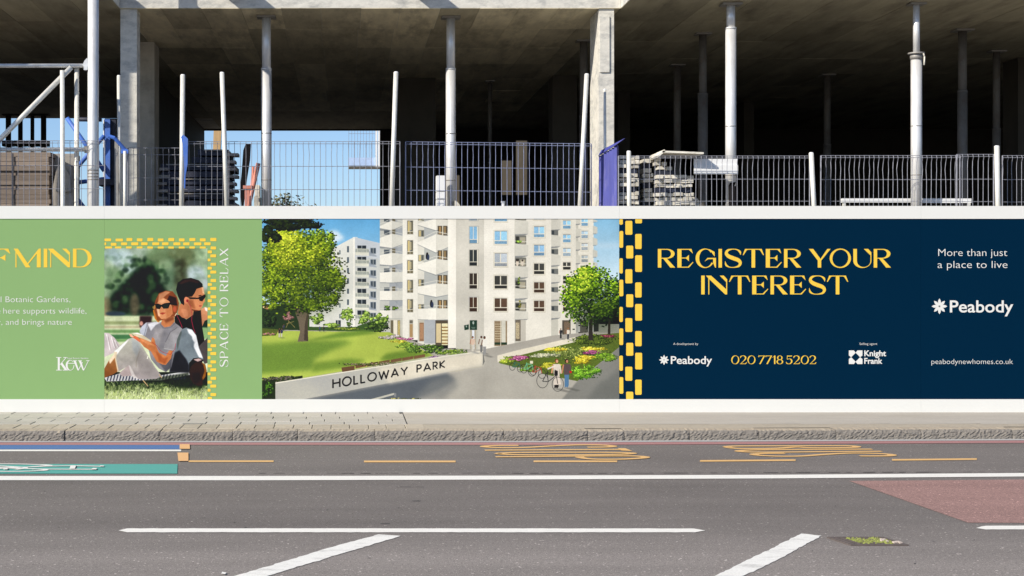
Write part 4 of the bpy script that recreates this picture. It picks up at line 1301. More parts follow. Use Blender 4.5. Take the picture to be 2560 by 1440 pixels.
for x0, x1, yt, yb in ((468, 562, 812, 1016), (762, 842, 818, 962)):
    Br(x0 - 4, yt, x1 + 4, yb, (222, 220, 212)); Br(x0, yt + 6, x1, yb - 12, (150, 132, 106), noise=.5)
    for k in range(7): Br(x0 + 3, yt + 26 + k * 18, x1 - (30 if x0 < 500 else 3), yt + 30 + k * 18, (232, 220, 190), noise=.5)
    if x0 < 500: Br(x0 + 52, yt + 6, x0 + 84, yb - 40, (214, 214, 206))
    Br(x0, yb - 40, x1, yb - 22, (46, 66, 48), noise=.5); Br((x0 + x1) / 2 - 2, yt, (x0 + x1) / 2 + 3, yb - 12, (230, 226, 214))
# second bay and its balconies
Br(620, 50, 706, 985, (206, 206, 200))
Br(700, 50, 896, 985, (230, 229, 224), noise=.07)
for y0, y1, c in ((30, 62, SKY), (108, 195, SKY), (246, 332, (140, 176, 204)), (385, 470, DK), (524, 608, BR), (662, 748, BR)): window(761, y0, 846, y1, c)
for yt, yb in ((60, 166), (238, 328), (404, 490), (572, 646), (738, 802)):
    Br(622, yt - 60, 706, yt + 6, (128, 128, 120)); Br(628, yt - 52, 652, yt, (62, 62, 58)); Br(660, yt - 46, 700, yt, (176, 170, 150))
    Bp([(622, yt), (722, yt + 12), (722, yb), (622, yb + 4)], (214, 214, 209), noise=.04); Bp([(622, yb + 4), (722, yb), (706, yb + 8), (622, yb + 26)], (150, 152, 150))
    Bp([(622, yt - 20), (706, yt - 16), (706, yt - 12), (622, yt - 16)], (226, 226, 220))
foliage(cv, 1980, 225, 30, 18, 90, (60, 84, 34), (98, 130, 52), (150, 180, 84), 1.5, 3, clumps=5)
foliage(cv, 1978, 520, 18, 34, 90, (48, 60, 30), (80, 100, 44), (130, 150, 70), 1.5, 3, clumps=5)
foliage(cv, 1976, 690, 16, 30, 90, (60, 66, 26), (110, 110, 44), (160, 150, 60), 1.5, 3, clumps=5)
for x in (640, 678): cv.ell(1320 + x, 385, 11, 22, (222, 214, 204)); cv.ell(1320 + x, 366, 6, 7, (60, 40, 30))
Br(625, 808, 664, 968, (120, 112, 98), noise=.6); Br(664, 808, 704, 975, (196, 194, 188)); Br(628, 830, 656, 950, (184, 172, 144), noise=.7)
Br(894, 50, 946, 960, (198, 198, 192))
Br(945, 50, 1082, 940, (224, 223, 217), noise=.06)
for yt, yb in ((50, 136), (172, 262), (314, 402), (462, 528), (598, 660), (738, 796)):
    Br(894, yt - 34, 946, yt + 5, (120, 122, 118)); Br(898, yt - 30, 916, yt, (70, 76, 78))
    Bp([(894, yt), (964, yt + 14), (964, yb - 4), (894, yb)], (208, 208, 203)); Bp([(894, yb), (964, yb - 4), (946, yb + 6), (894, yb + 14)], (146, 148, 146))
for y0, y1, c in ((64, 131, SKY), (168, 233, SKY), (270, 335, (186, 206, 218)), (376, 438, DK), (478, 541, DK), (580, 642, BR), (680, 740, BR)): window(978, y0, 1043, y1, c)
Br(976, 812, 1040, 935, (92, 86, 76), noise=.4); Br(990, 822, 1034, 920, (124, 108, 90), noise=.5)
Br(1078, 50, 1098, 930, (196, 196, 190)); Br(1096, 50, 1212, 900, (226, 225, 219), noise=.06)
for yt, yb in ((40, 92), (122, 186), (218, 284), (320, 386), (420, 480), (520, 570)):
    Bp([(1078, yt), (1120, yt + 10), (1120, yb - 2), (1078, yb)], (206, 206, 200)); Bp([(1078, yb), (1120, yb - 2), (1100, yb + 8), (1078, yb + 10)], (148, 150, 148))
for y0, y1, c in ((52, 110, SKY), (142, 202, (180, 204, 220)), (234, 292, (196, 206, 210)), (325, 382, (170, 180, 182)), (416, 470, DK), (520, 570, DK)): window(1116, y0, 1172, y1, c)
for yt, yb in ((56, 76), (104, 164), (192, 250), (282, 338), (372, 420)):
    Bp([(1206, yt), (1240, yt + 12), (1240, yb), (1206, yb - 2)], (200, 202, 198)); Br(1206, yb, 1232, yb + 5, (150, 152, 150))
Br(1110, 812, 1172, 905, (84, 78, 70), noise=.5); Br(1080, 740, 1260, 905, (120, 124, 116), a=.4)
# plaza and lawn
cv.poly([(40, 880), (1000, 900), (1330, 1020), (1702, 1030), (2226, 925), (2740, 880), (2740, 1420), (40, 1420)], (172, 168, 158), noise=.05)
cv.poly([(1940, 1010), (2640, 960), (2740, 1420), (1400, 1420), (1500, 1200)], (178, 175, 165), soft=14, a=.8)
cv.poly([(330, 1410), (1430, 1200), (1490, 1260), (1380, 1330), (1180, 1410)], (98, 104, 110), soft=9)
cv.poly([(1320, 1260), (1480, 1220), (1520, 1300), (1400, 1400), (1180, 1400)], (128, 130, 128), soft=14, a=.7)
Bp([(1090, 1265), (1404, 1010), (1404, 1420), (960, 1420)], (136, 136, 130), soft=3)
Bp([(1240, 1290), (1404, 1180), (1404, 1420), (1150, 1420)], (112, 114, 110), soft=12, a=.7)
cv.poly([(40, 900), (160, 890), (1000, 900), (1330, 1075), (360, 1240), (40, 1300)], (176, 192, 92), noise=.12)
cv.poly([(40, 1080), (460, 1150), (700, 1100), (1330, 1070), (350, 1245), (40, 1300)], (188, 204, 100), noise=.14, soft=8, a=.8)
cv.poly([(40, 990), (330, 965), (640, 960), (730, 975), (560, 1040), (440, 1100), (430, 1180), (250, 1200), (40, 1215)], (112, 142, 62), soft=12, a=.9, noise=.3)
cv.poly([(440, 1130), (700, 1095), (830, 1110), (700, 1160), (420, 1200)], (104, 134, 54), soft=9, a=.75, noise=.3)
cv.poly([(980, 1060), (1180, 1030), (1330, 1075), (1080, 1120), (920, 1110)], (104, 132, 54), soft=8, a=.85, noise=.3)
cv.poly([(390, 962), (640, 900), (820, 882), (920, 905), (700, 935)], (108, 138, 58), soft=6, a=.9, noise=.3)
cv.poly([(40, 870), (170, 880), (150, 925), (40, 930)], (92, 104, 48), noise=.5)
foliage(cv, 95, 912, 60, 14, 160, (70, 90, 40), (130, 130, 60), (170, 110, 130), 1.5, 3.2, clumps=8)
foliage(cv, 90, 800, 60, 70, 420, (22, 32, 18), (34, 50, 26), (58, 78, 38), 2, 4, clumps=10)
foliage(cv, 90, 725, 60, 40, 60, (90, 80, 50), (170, 130, 90), (210, 180, 140), 2, 4, clumps=5)
foliage(cv, 245, 778, 46, 38, 260, (112, 84, 78), (142, 104, 100), (164, 126, 122), 1.6, 3.0, clumps=9)
for pts in (((225, 868), (250, 812)), ((240, 812), (292, 866)), ((225, 840), (285, 820))): cv.line(pts, 3.5, (160, 146, 96))
for x, y, rx, ry in ((470, 800, 60, 46), (690, 790, 56, 66), (820, 800, 62, 56), (940, 815, 60, 56), (560, 850, 60, 20)):
    foliage(cv, x, y, rx, ry, 420, (60, 80, 38), (104, 130, 58), (160, 186, 92), 2, 4, clumps=10)
foliage(cv, 900, 860, 110, 40, 520, (30, 44, 22), (52, 72, 32), (92, 116, 52), 2, 4, clumps=12)
foliage(cv, 680, 876, 120, 10, 240, (60, 76, 34), (104, 120, 50), (150, 160, 70), 1.5, 3, clumps=10)
for (cx_, cy_, rx, ry, a1, a2, a3, n) in ((1010, 940, 90, 22, (110, 116, 84), (150, 150, 126), (190, 180, 190), 420), (1120, 948, 70, 14, (110, 60, 90), (160, 96, 130), (196, 140, 170), 200), (1090, 975, 80, 14, (130, 130, 40), (190, 180, 66), (220, 210, 100), 180),
                                          (1130, 1000, 110, 24, (70, 96, 36), (110, 140, 54), (150, 176, 80), 420), (1290, 1030, 170, 36, (40, 62, 28), (72, 98, 42), (112, 140, 66), 900), (1470, 1050, 130, 30, (60, 82, 34), (96, 122, 50), (140, 160, 70), 500), (1330, 1090, 60, 12, (90, 60, 96), (120, 86, 130), (150, 116, 160), 140)):
    foliage(cv, cx_, cy_, rx, ry, n, a1, a2, a3, 1.5, 3.2, clumps=14)
cv.poly([(640, 1165), (740, 1150), (740, 1185), (648, 1200)], (112, 84, 60))
for k in range(6): cv.poly([(745 + k * 88, 1148 - k * 14), (828 + k * 88, 1134 - k * 14), (828 + k * 88, 1156 - k * 14), (745 + k * 88, 1172 - k * 14)], (120, 92, 66), noise=.2)
foliage(cv, 960, 1140, 340, 14, 600, (52, 64, 32), (90, 100, 50), (150, 130, 120), 1.4, 3, clumps=30)
cv.poly([(40, 1260), (350, 1225), (350, 1290), (150, 1290), (150, 1420), (40, 1420)], (40, 52, 26), noise=.6)
foliage(cv, 190, 1250, 170, 26, 620, (30, 40, 20), (62, 74, 36), (104, 96, 90), 1.5, 3, clumps=20)
foliage(cv, 90, 1340, 52, 66, 520, (16, 26, 10), (40, 66, 20), (80, 120, 36), 1.5, 3.4, clumps=14)
# name wall
cv.poly([(145, 1280), (1440, 1078), (1702, 1044), (1702, 1150), (1440, 1196), (330, 1406), (145, 1406)], (186, 186, 182), noise=.08)
cv.poly([(900, 1162), (1440, 1078), (1702, 1044), (1702, 1150), (1440, 1196), (1000, 1280)], (222, 217, 206), soft=10, a=.95, noise=.06)
cv.poly([(145, 1276), (1440, 1074), (1702, 1040), (1702, 1046), (1440, 1081), (145, 1284)], (232, 230, 222))
cv.poly([(1702, 1044), (1700, 1150), (1716, 1120)], (120, 120, 116))
cv.poly([(842, 1406), (1035, 1354), (1050, 1364), (900, 1406)], (190, 190, 184)); cv.poly([(1035, 1354), (1052, 1358), (1052, 1382), (1036, 1384)], (136, 138, 138))
foliage(cv, 1120, 1402, 180, 10, 300, (50, 60, 34), (96, 100, 60), (190, 180, 110), 1.3, 2.6, clumps=24)
foliage(cv, 1500, 1408, 260, 6, 140, (110, 108, 98), (140, 120, 108), (160, 90, 90), 1.3, 2.4, clumps=30)
# HOLLOWAY PARK along the wall
GL = {'H': (.78, [[(0, 0), (0, 1)], [(.78, 0), (.78, 1)], [(0, .52), (.78, .52)]]), 'L': (.5, [[(0, 1), (0, 0), (.5, 0)]]), 'W': (1.18, [[(0, 1), (.3, 0), (.59, .9), (.88, 0), (1.18, 1)]]),
      'A': (.86, [[(0, 0), (.43, 1), (.86, 0)], [(.17, .3), (.69, .3)]]), 'Y': (.8, [[(0, 1), (.4, .45), (.8, 1)], [(.4, .45), (.4, 0)]]), 'P': (.52, [[(0, 0), (0, 1), (.3, 1), (.46, .93), (.52, .75), (.46, .56), (.3, .48), (0, .48)]]),
      'R': (.56, [[(0, 0), (0, 1), (.3, 1), (.46, .93), (.52, .75), (.46, .56), (.3, .48), (0, .48)], [(.24, .48), (.56, 0)]]), 'K': (.62, [[(0, 0), (0, 1)], [(.6, 1), (.03, .47), (.62, 0)]]),
      'O': (1.0, [[(.5 + .5 * math.cos(2 * math.pi * i / 24), .5 + .5 * math.sin(2 * math.pi * i / 24)) for i in range(25)]]), ' ': (.55, [])}
adv = [0.0]
for ch in 'HOLLOWAY PARK': adv.append(adv[-1] + GL[ch][0] + .34)
tot = adv[-1] - .34
for ch, a0 in zip('HOLLOWAY PARK', adv):
    for st_ in GL[ch][1]:
        P = []
        for (u, v) in st_:
            t = (a0 + u) / tot
            x = 578 + 838 * (t * 1.06 - .06 * t * t)
            y = 1318 - 154 * (t * 1.06 - .06 * t * t) - (65 - 14 * t) * v
            P.append((x, y))
        cv.line(P, 12 - 2.5 * (a0 / tot), (28, 28, 30))
        for q in P[1:-1]: cv.ell(q[0], q[1], 5.4, 5.4, (28, 28, 30))
# right-hand planting, walls, trees
Bp([(490, 1075), (620, 1040), (900, 975), (1080, 934), (1110, 955), (1090, 975), (880, 1020), (640, 1080), (506, 1118), (492, 1126)], (224, 220, 208))
Bp([(505, 1120), (640, 1078), (880, 1018), (1090, 970), (1110, 930), (1404, 905), (1404, 1012), (1090, 1266), (960, 1240), (830, 1210), (800, 1160), (640, 1165), (505, 1132)], (96, 112, 48), noise=.5)
for (x, y, rx, ry, a1, a2, a3, n) in ((1230, 960, 180, 46, (44, 58, 26), (76, 92, 38), (110, 126, 52), 800), (1120, 1060, 260, 70, (70, 86, 44), (112, 126, 66), (156, 164, 96), 1700), (640, 1100, 110, 26, (80, 96, 36), (120, 140, 50), (166, 180, 74), 480),
                                     (920, 1030, 100, 14, (150, 140, 36), (206, 190, 60), (230, 216, 100), 340), (1210, 1025, 110, 16, (150, 140, 36), (206, 190, 60), (230, 216, 100), 340), (1130, 1105, 130, 36, (130, 124, 34), (186, 170, 50), (216, 200, 80), 700), (900, 1150, 90, 26, (110, 116, 36), (168, 166, 54), (200, 196, 80), 380),
                                     (650, 1095, 90, 20, (110, 56, 92), (160, 86, 130), (196, 130, 166), 380), (1210, 1054, 80, 20, (76, 36, 60), (120, 60, 96), (160, 96, 130), 380), (1330, 930, 70, 10, (90, 40, 56), (130, 60, 80), (160, 90, 100), 160),
                                     (850, 1075, 120, 18, (130, 136, 110), (170, 172, 146), (200, 200, 176), 360), (1150, 1200, 120, 56, (60, 96, 28), (98, 144, 42), (140, 184, 66), 1100), (1290, 1090, 100, 40, (70, 100, 32), (104, 140, 44), (140, 170, 64), 600), (740, 1180, 90, 20, (60, 84, 30), (96, 124, 44), (130, 160, 64), 260), (540, 1118, 36, 16, (110, 130, 40), (150, 170, 56), (190, 200, 90), 160)):
    foliage(cv, x + 1320, y, rx, ry, n, a1, a2, a3, 1.4, 3.2, clumps=22)
Br(1250, 840, 1404, 905, (150, 152, 140), noise=.1); foliage(cv, 2680, 560, 60, 60, 260, (24, 50, 48), (40, 74, 64), (70, 104, 84), 2, 4, clumps=8)
foliage(cv, 2690, 700, 50, 130, 420, (30, 48, 18), (58, 84, 26), (96, 130, 44), 2, 4.5, clumps=12)
Bp([(1172, 960), (1180, 800), (1160, 700), (1200, 720), (1204, 800), (1206, 962)], (62, 56, 52)); Bp([(1318, 916), (1322, 800), (1338, 800), (1338, 918)], (58, 50, 42))
cv.line(Bx([(1190, 780), (1110, 640)]), 12, (56, 50, 44)); cv.line(Bx([(1195, 760), (1280, 620)]), 12, (56, 50, 44))
foliage(cv, 2520, 640, 232, 232, 5200, (30, 48, 14), (78, 110, 24), (150, 184, 50), 2, 5, clumps=46, sun=(-.5, -.8))
foliage(cv, 2460, 520, 130, 110, 1500, (58, 84, 20), (118, 152, 36), (186, 208, 72), 2, 5, clumps=22, sun=(-.5, -.8))
cv.ell(2560, 730, 160, 140, (22, 36, 10), soft=40, a=.5)
Br(1170, 800, 1210, 860, (40, 46, 30), a=.3, soft=5)
# left tree
cv.poly([(312, 972), (330, 900), (318, 820), (296, 760), (300, 700), (330, 720), (350, 770), (372, 740), (392, 690), (410, 690), (396, 780), (388, 860), (392, 968)], (120, 108, 92), noise=.25)
cv.poly([(360, 960), (366, 840), (384, 760), (396, 780), (388, 860), (392, 968)], (84, 74, 62), noise=.3)
for pts in (((310, 760), (230, 560)), ((350, 760), (340, 500)), ((390, 720), (480, 600)), ((400, 700), (560, 660)), ((330, 720), (150, 640))): cv.line(pts, 11, (84, 72, 54))
foliage(cv, 330, 460, 340, 330, 9000, (44, 60, 16), (98, 122, 28), (156, 176, 48), 2.2, 5.4, clumps=90, sun=(-.6, -.7))
for q in ((150, 330, 130, 220, 1700), (500, 290, 120, 170, 1500), (560, 560, 125, 150, 1500), (140, 560, 110, 160, 1300), (470, 690, 150, 70, 900)):
    foliage(cv, *q, (40, 56, 16), (92, 116, 28), (146, 168, 46), 2, 4.6, clumps=26, sun=(-.5, -.8))
foliage(cv, 310, 290, 250, 190, 3000, (76, 96, 20), (134, 152, 34), (190, 200, 66), 2.2, 5.2, clumps=30, sun=(-.6, -.7))
cv.ell(440, 590, 200, 170, (34, 50, 14), soft=44, a=.4)
foliage(cv, 120, 640, 90, 110, 700, (52, 70, 20), (92, 116, 28), (150, 168, 50), 2.2, 5, clumps=14)
foliage(cv, 250, 90, 250, 52, 1700, (12, 20, 8), (20, 30, 10), (40, 52, 16), 2.4, 6, clumps=26)
foliage(cv, 120, 170, 90, 70, 800, (12, 20, 8), (22, 32, 10), (46, 60, 18), 2.4, 6, clumps=12)
# people and bicycles
def person(x, y, h, top, leg, skin=(170, 120, 95), hair=(50, 36, 28), lean=0.0, skirt=False):
    hh = h / 7.2
    cv.poly([(x - hh * .55, y - h * .46), (x + hh * .6, y - h * .46), (x + hh * .5, y - h * .06), (x + hh * .12, y), (x - hh * .1, y - h * .04), (x - hh * .5, y)], leg)
    if skirt: cv.poly([(x - hh * .6, y - h * .52), (x + hh * .6, y - h * .52), (x + hh * 1.1, y - h * .14), (x - hh * .7, y - h * .12)], top)
    cv.poly([(x - hh * .8, y - h * .82), (x + hh * .8, y - h * .82), (x + hh * .72, y - h * .45), (x - hh * .68, y - h * .45)], top)
    cv.line([(x - hh * .8, y - h * .8), (x - hh * 1.2, y - h * .5)], hh * .34, skin); cv.line([(x + hh * .8, y - h * .8), (x + hh * 1.1, y - h * .5)], hh * .34, top)
    cv.ell(x, y - h * .925, hh * .44, hh * .55, hair); cv.ell(x + hh * .1, y - h * .91, hh * .3, hh * .4, skin)
    cv.poly([(x - hh, y), (x + hh, y - 1), (x + hh * 3.6, y + hh * .7), (x + hh * 2.4, y + hh * .9)], (90, 90, 86), a=.5, soft=2)
def bicycle(x, y, s, c):
    for dx in (-.62, .62):
        P = [(x + s * dx * .62 + s * .36 * math.cos(t) * .8, y - s * .36 + s * .36 * math.sin(t) + dx * s * .14) for t in (2 * math.pi * i / 16 for i in range(17))]
        cv.line(P, 3.5, (54, 54, 54))
    cv.line([(x - s * .38, y - s * .42), (x - s * .15, y - s * .85), (x + s * .3, y - s * .75), (x + s * .38, y - s * .3)], 5, c); cv.line([(x - s * .1, y - s * .4), (x + s * .3, y - s * .7)], 5, c); cv.line([(x - s * .15, y - s * .95), (x - s * .1, y - s * .4), (x - s * .38, y - s * .42)], 5, c)
    cv.line([(x + s * .22, y - s * .98), (x + s * .36, y - s * .92)], 6, (60, 56, 52))
for a in ((175, 940, 70, (40, 44, 56), (190, 186, 180)), (192, 938, 66, (60, 66, 90), (200, 196, 190)), (208, 890, 50, (70, 74, 96), (60, 60, 66)), (478, 896, 40, (60, 80, 130), (70, 76, 90)), (508, 897, 42, (40, 44, 52), (60, 64, 74))): person(*a)
person(1625, 1048, 118, (214, 190, 170), (206, 204, 198), hair=(40, 26, 20)); person(1690, 1052, 124, (204, 202, 196), (122, 122, 120), (110, 74, 56)); person(1714, 1072, 142, (232, 232, 230), (150, 150, 148), (110, 74, 56))
person(2286, 948, 76, (38, 40, 46), (30, 32, 38)); person(2340, 955, 88, (226, 222, 216), (60, 62, 70), hair=(150, 116, 70))
bicycle(1320 + 632, 1192, 76, (60, 110, 100)); bicycle(1320 + 724, 1214, 92, (120, 190, 150)); bicycle(1320 + 788, 1238, 96, (170, 70, 50))
Br(735, 1115, 757, 1136, (226, 222, 206))
person(1320 + 934, 1322, 224, (214, 206, 200), (44, 40, 40), (214, 160, 130), (110, 74, 44), skirt=True); person(1320 + 1010, 1315, 216, (96, 84, 84), (92, 128, 160), (190, 136, 108), (40, 28, 24))
cv.line(Bx([(928, 1150), (866, 1176)]), 12, (222, 214, 208)); Br(918, 1190, 944, 1226, (30, 28, 30)); Br(1030, 1190, 1048, 1206, (190, 50, 44))
bicycle(1320 + 886, 1330, 150, (48, 48, 50))
g = fbm(MH, MW, 5, 2)[..., None]
cv.a *= .97 + .06 * g
cv.a *= (.93 + .14 * fbm(MH, MW, 120, 4))[..., None]
bl = (cv.a[..., 0] > .72) & (cv.a[..., 2] > .68) & (cv.a[..., 2] < cv.a[..., 0] + .03)
cv.a[bl] *= np.array((1.0, .99, .955))
lum = cv.a.mean(2, keepdims=True)
cv.a = np.clip(lum + (cv.a - lum) * 1.03, 0, 1)
cv.a = np.clip((cv.a - .55) * 1.12 + .53, 0, 1)
mural_im = cv.image('park_view_print')

# ---------------------------------------------------------------- the picture of the couple on the lawn
PWd, PHt = 1032, 1512
S4 = PWd / 904.0
cv = Canvas(PWd, PHt, lambda x, y: ((x - 21) * S4, (y - 107) * S4))
H_, W2 = PHt, PWd
n1 = fbm(H_, W2, 170, 3)[..., None]; n2 = fbm(H_, W2, 90, 3)[..., None]
yy = np.linspace(0, 1, H_)[:, None, None]
base = np.array((86, 104, 78)) / 255 * (1 - n1) * 1.6 + np.array((170, 184, 160)) / 255 * n1
cv.a[:] = np.clip(base * (.72 + .56 * n2), 0, 1)
for x, y, rx, ry, c in ((190, 200, 110, 90, (196, 212, 216)), (90, 160, 80, 60, (168, 188, 190)), (330, 150, 70, 50, (176, 192, 176)), (230, 290, 90, 40, (190, 206, 206)), (820, 330, 90, 70, (196, 210, 216)), (880, 420, 60, 60, (200, 210, 214)), (500, 180, 110, 80, (120, 140, 104)), (700, 170, 120, 90, (112, 122, 88)), (600, 330, 70, 130, (104, 126, 104)), (110, 330, 80, 50, (130, 156, 120)), (80, 430, 60, 60, (140, 164, 130)), (560, 250, 60, 50, (150, 170, 136)), (905, 560, 40, 70, (120, 146, 96)), (40, 640, 50, 110, (170, 160, 130))):
    cv.ell(x, y, rx, ry, c, soft=24, a=.85)
cv.poly([(640, 200), (740, 200), (745, 420), (690, 480), (640, 430)], (62, 62, 44), soft=24, a=.8)
cv.poly([(40, 580), (110, 470), (210, 380), (262, 320), (330, 260), (400, 215), (460, 250), (520, 360), (560, 470), (640, 560), (640, 690), (420, 700), (60, 680)], (26, 46, 34), soft=24)
for _ in range(260): cv.ell(rng.uniform(30, 900), rng.uniform(130, 690), rng.uniform(10, 26), rng.uniform(10, 26), [(120, 150, 112), (70, 96, 70), (160, 180, 150), (96, 122, 90)][int(rng.integers(4))], soft=9, a=.22)
cv.poly([(300, 330), (420, 230), (500, 380), (460, 560), (330, 600)], (22, 40, 32), soft=22, a=.8)
for x, y, r in ((425, 370, 40), (440, 430, 44), (410, 480, 30), (350, 620, 30), (470, 540, 50), (200, 560, 40), (120, 600, 36)): cv.ell(x, y, r * .8, r, (96, 122, 84), soft=11, a=.55)
for _ in range(60):
    t = rng.uniform(0, 1); cv.ell(60 + 500 * t + rng.normal(0, 20), 560 - 330 * math.sin(math.pi * min(1, t * .72 + .1)) + rng.normal(0, 30), rng.uniform(14, 34), rng.uniform(12, 28), [(30, 50, 36), (56, 84, 56), (110, 140, 100)][int(rng.integers(3))], soft=9, a=.5)
cv.ell(286, 600, 46, 100, (150, 130, 108), soft=16, a=.6); cv.ell(50, 630, 40, 90, (150, 134, 104), soft=16, a=.5); cv.ell(120, 680, 90, 22, (70, 86, 96), soft=9)
cv.rect(21, 700, 925, 1260, (206, 214, 178), soft=6, c2=(222, 230, 200))
for y0, y1, c in ((745, 775, (150, 160, 118)), (786, 806, (186, 176, 146)), (820, 850, (120, 156, 104)), (862, 905, (76, 124, 84)), (905, 925, (120, 160, 100))): cv.rect(10, y0, 480, y1, c, soft=7, a=.9)
cv.poly([(330, 700), (440, 700), (430, 790), (330, 800)], (70, 46, 50), soft=8); cv.ell(345, 765, 16, 20, (214, 166, 150), soft=4)
cv.rect(860, 780, 930, 900, (150, 180, 130), soft=6); cv.rect(868, 720, 930, 800, (40, 70, 56), soft=6)
# lawn in front
fb = fbm(H_, W2, 26, 4); 
gy0 = int((1190 - 107) * S4)
hh = H_ - gy0
yyy = np.linspace(0, 1, hh)[:, None]
mixv = np.clip((yyy - .42) * 3.4 + (fb[gy0:] - .5) * 2.4, 0, 1)[..., None]
cv.a[gy0:] = np.array((38, 54, 26)) / 255 * (1 - mixv) + np.array((188, 202, 140)) / 255 * mixv
for k in range(1500):
    x, y = rng.uniform(15, 930), rng.uniform(1245, 1435)
    t = (y - 1245) / 190 + rng.normal(0, .22)
    c = (np.array((44, 64, 28)) * (1 - np.clip(t, 0, 1)) + np.array((226, 234, 190)) * np.clip(t, 0, 1)) * rng.uniform(.75, 1.12)
    l = rng.uniform(10, 34); dx = rng.normal(0, 9)
    cv.line([(x, y), (x + dx, y - l)], rng.uniform(3, 7), np.clip(c, 0, 255), a=.8)
cv.poly([(330, 1255), (560, 1225), (930, 1200), (930, 1290), (860, 1330), (700, 1330), (520, 1280)], (34, 46, 22), soft=9, a=.8)
# rug
cv.poly([(21, 1240), (150, 1205), (480, 1225), (760, 1180), (770, 1215), (520, 1262), (300, 1262), (40, 1272)], (206, 206, 206))
for k in range(26): cv.poly([(40 + k * 27, 1268 - k * .6), (52 + k * 27, 1268 - k * .6), (66 + k * 27, 1212), (54 + k * 27, 1212)], (62, 66, 88), a=.85)
cv.poly([(300, 1275), (560, 1225), (760, 1195), (760, 1225), (540, 1270), (330, 1290)], (40, 50, 30), soft=5, a=.6)
# the man behind
SK, SKD, SKL = (206, 146, 108), (150, 92, 62), (240, 196, 158)
cv.poly([(868, 640), (905, 620), (930, 634), (930, 730), (900, 742), (876, 800), (862, 800)], (214, 160, 124), c2=(190, 136, 104)); cv.poly([(900, 622), (930, 632), (930, 664), (905, 650)], (246, 232, 224), soft=3)
cv.poly([(636, 690), (680, 690), (740, 730), (800, 690), (806, 648), (866, 650), (880, 800), (905, 950), (860, 1010), (700, 990), (640, 800)], (38, 28, 28), soft=1)
cv.poly([(812, 650), (866, 650), (876, 780), (840, 760)], (58, 40, 38), soft=5, a=.7)
cv.poly([(676, 610), (720, 560), (790, 600), (806, 650), (798, 690), (744, 726), (700, 712), (664, 676)], (192, 132, 98), soft=1); cv.poly([(690, 640), (740, 640), (760, 700), (720, 712)], (222, 160, 124), soft=7, a=.7)
cv.poly([(728, 520), (800, 470), (884, 440), (894, 470), (900, 520), (903, 572), (888, 590), (886, 604), (874, 630), (858, 652), (820, 654), (780, 628), (740, 590)], SK, soft=1)
cv.poly([(740, 560), (800, 560), (820, 640), (780, 626)], SKD, soft=7, a=.6); cv.poly([(872, 446), (890, 450), (899, 510), (884, 500)], SKL, soft=3)
cv.poly([(786, 640), (856, 652), (820, 660), (790, 650)], (120, 74, 52), soft=2)
cv.poly([(650, 470), (664, 410), (710, 376), (780, 366), (850, 388), (882, 420), (884, 446), (830, 462), (812, 500), (790, 530), (752, 534), (722, 556), (720, 606), (694, 590), (668, 530)], (44, 32, 30), soft=1)
cv.poly([(672, 420), (720, 384), (790, 374), (860, 400), (840, 416), (770, 398), (700, 420)], (86, 62, 56), soft=4, a=.7)
cv.ell(738, 562, 18, 30, (222, 150, 118), soft=1); cv.ell(748, 566, 9, 13, (170, 50, 70))
cv.poly([(752, 534), (850, 540), (850, 552), (770, 552)], (20, 16, 18)); cv.poly([(846, 536), (906, 510), (910, 530), (880, 572), (856, 566)], (24, 20, 22), soft=1); cv.poly([(846, 520), (872, 514), (874, 522), (848, 530)], (60, 38, 30))
cv.poly([(852, 606), (876, 606), (868, 618), (850, 616)], (168, 84, 76), soft=1)
cv.line([(754, 572), (778, 620), (790, 690), (786, 740), (800, 800), (818, 850)], 3.2, (190, 50, 90)); cv.line([(650, 680), (680, 740), (704, 800)], 3.2, (190, 50, 90))
# his trousers and boot
cv.poly([(845, 968), (925, 890), (930, 1110), (900, 1120), (870, 1060)], (96, 90, 90), soft=1)
cv.poly([(590, 1190), (610, 1080), (650, 900), (690, 820), (740, 800), (790, 820), (826, 870), (850, 980), (890, 1080), (820, 1070), (770, 1100), (764, 1190)], (134, 144, 150), soft=1)
cv.poly([(590, 1190), (640, 1020), (680, 1000), (740, 1080), (764, 1130), (766, 1196)], (48, 48, 56), soft=6)
cv.poly([(744, 812), (790, 820), (826, 870), (850, 980), (886, 1070), (850, 1060), (800, 960), (790, 880), (760, 850)], (236, 238, 240), soft=4)
cv.poly([(790, 900), (812, 930), (800, 1000), (786, 970)], (120, 130, 138), soft=4, a=.8)
cv.poly([(650, 900), (690, 820), (700, 840), (672, 960), (660, 1000)], (96, 104, 98), soft=4, a=.7)
cv.poly([(764, 1110), (800, 1070), (850, 1064), (890, 1086), (870, 1120), (790, 1150), (764, 1190)], (30, 22, 26)); cv.poly([(800, 1080), (850, 1070), (880, 1084), (840, 1100)], (206, 180, 176), soft=3)
cv.poly([(766, 1190), (780, 1140), (820, 1106), (870, 1100), (906, 1126), (918, 1180), (908, 1230), (884, 1262), (882, 1306), (840, 1312), (800, 1290), (776, 1250)], (70, 50, 24), soft=1, noise=.15)
cv.poly([(868, 1102), (906, 1126), (918, 1180), (908, 1230), (884, 1262), (880, 1240), (900, 1180), (890, 1130)], (158, 108, 48), soft=3)
cv.poly([(790, 1200), (860, 1190), (870, 1260), (820, 1300), (790, 1260)], (52, 36, 18), soft=9, a=.8)
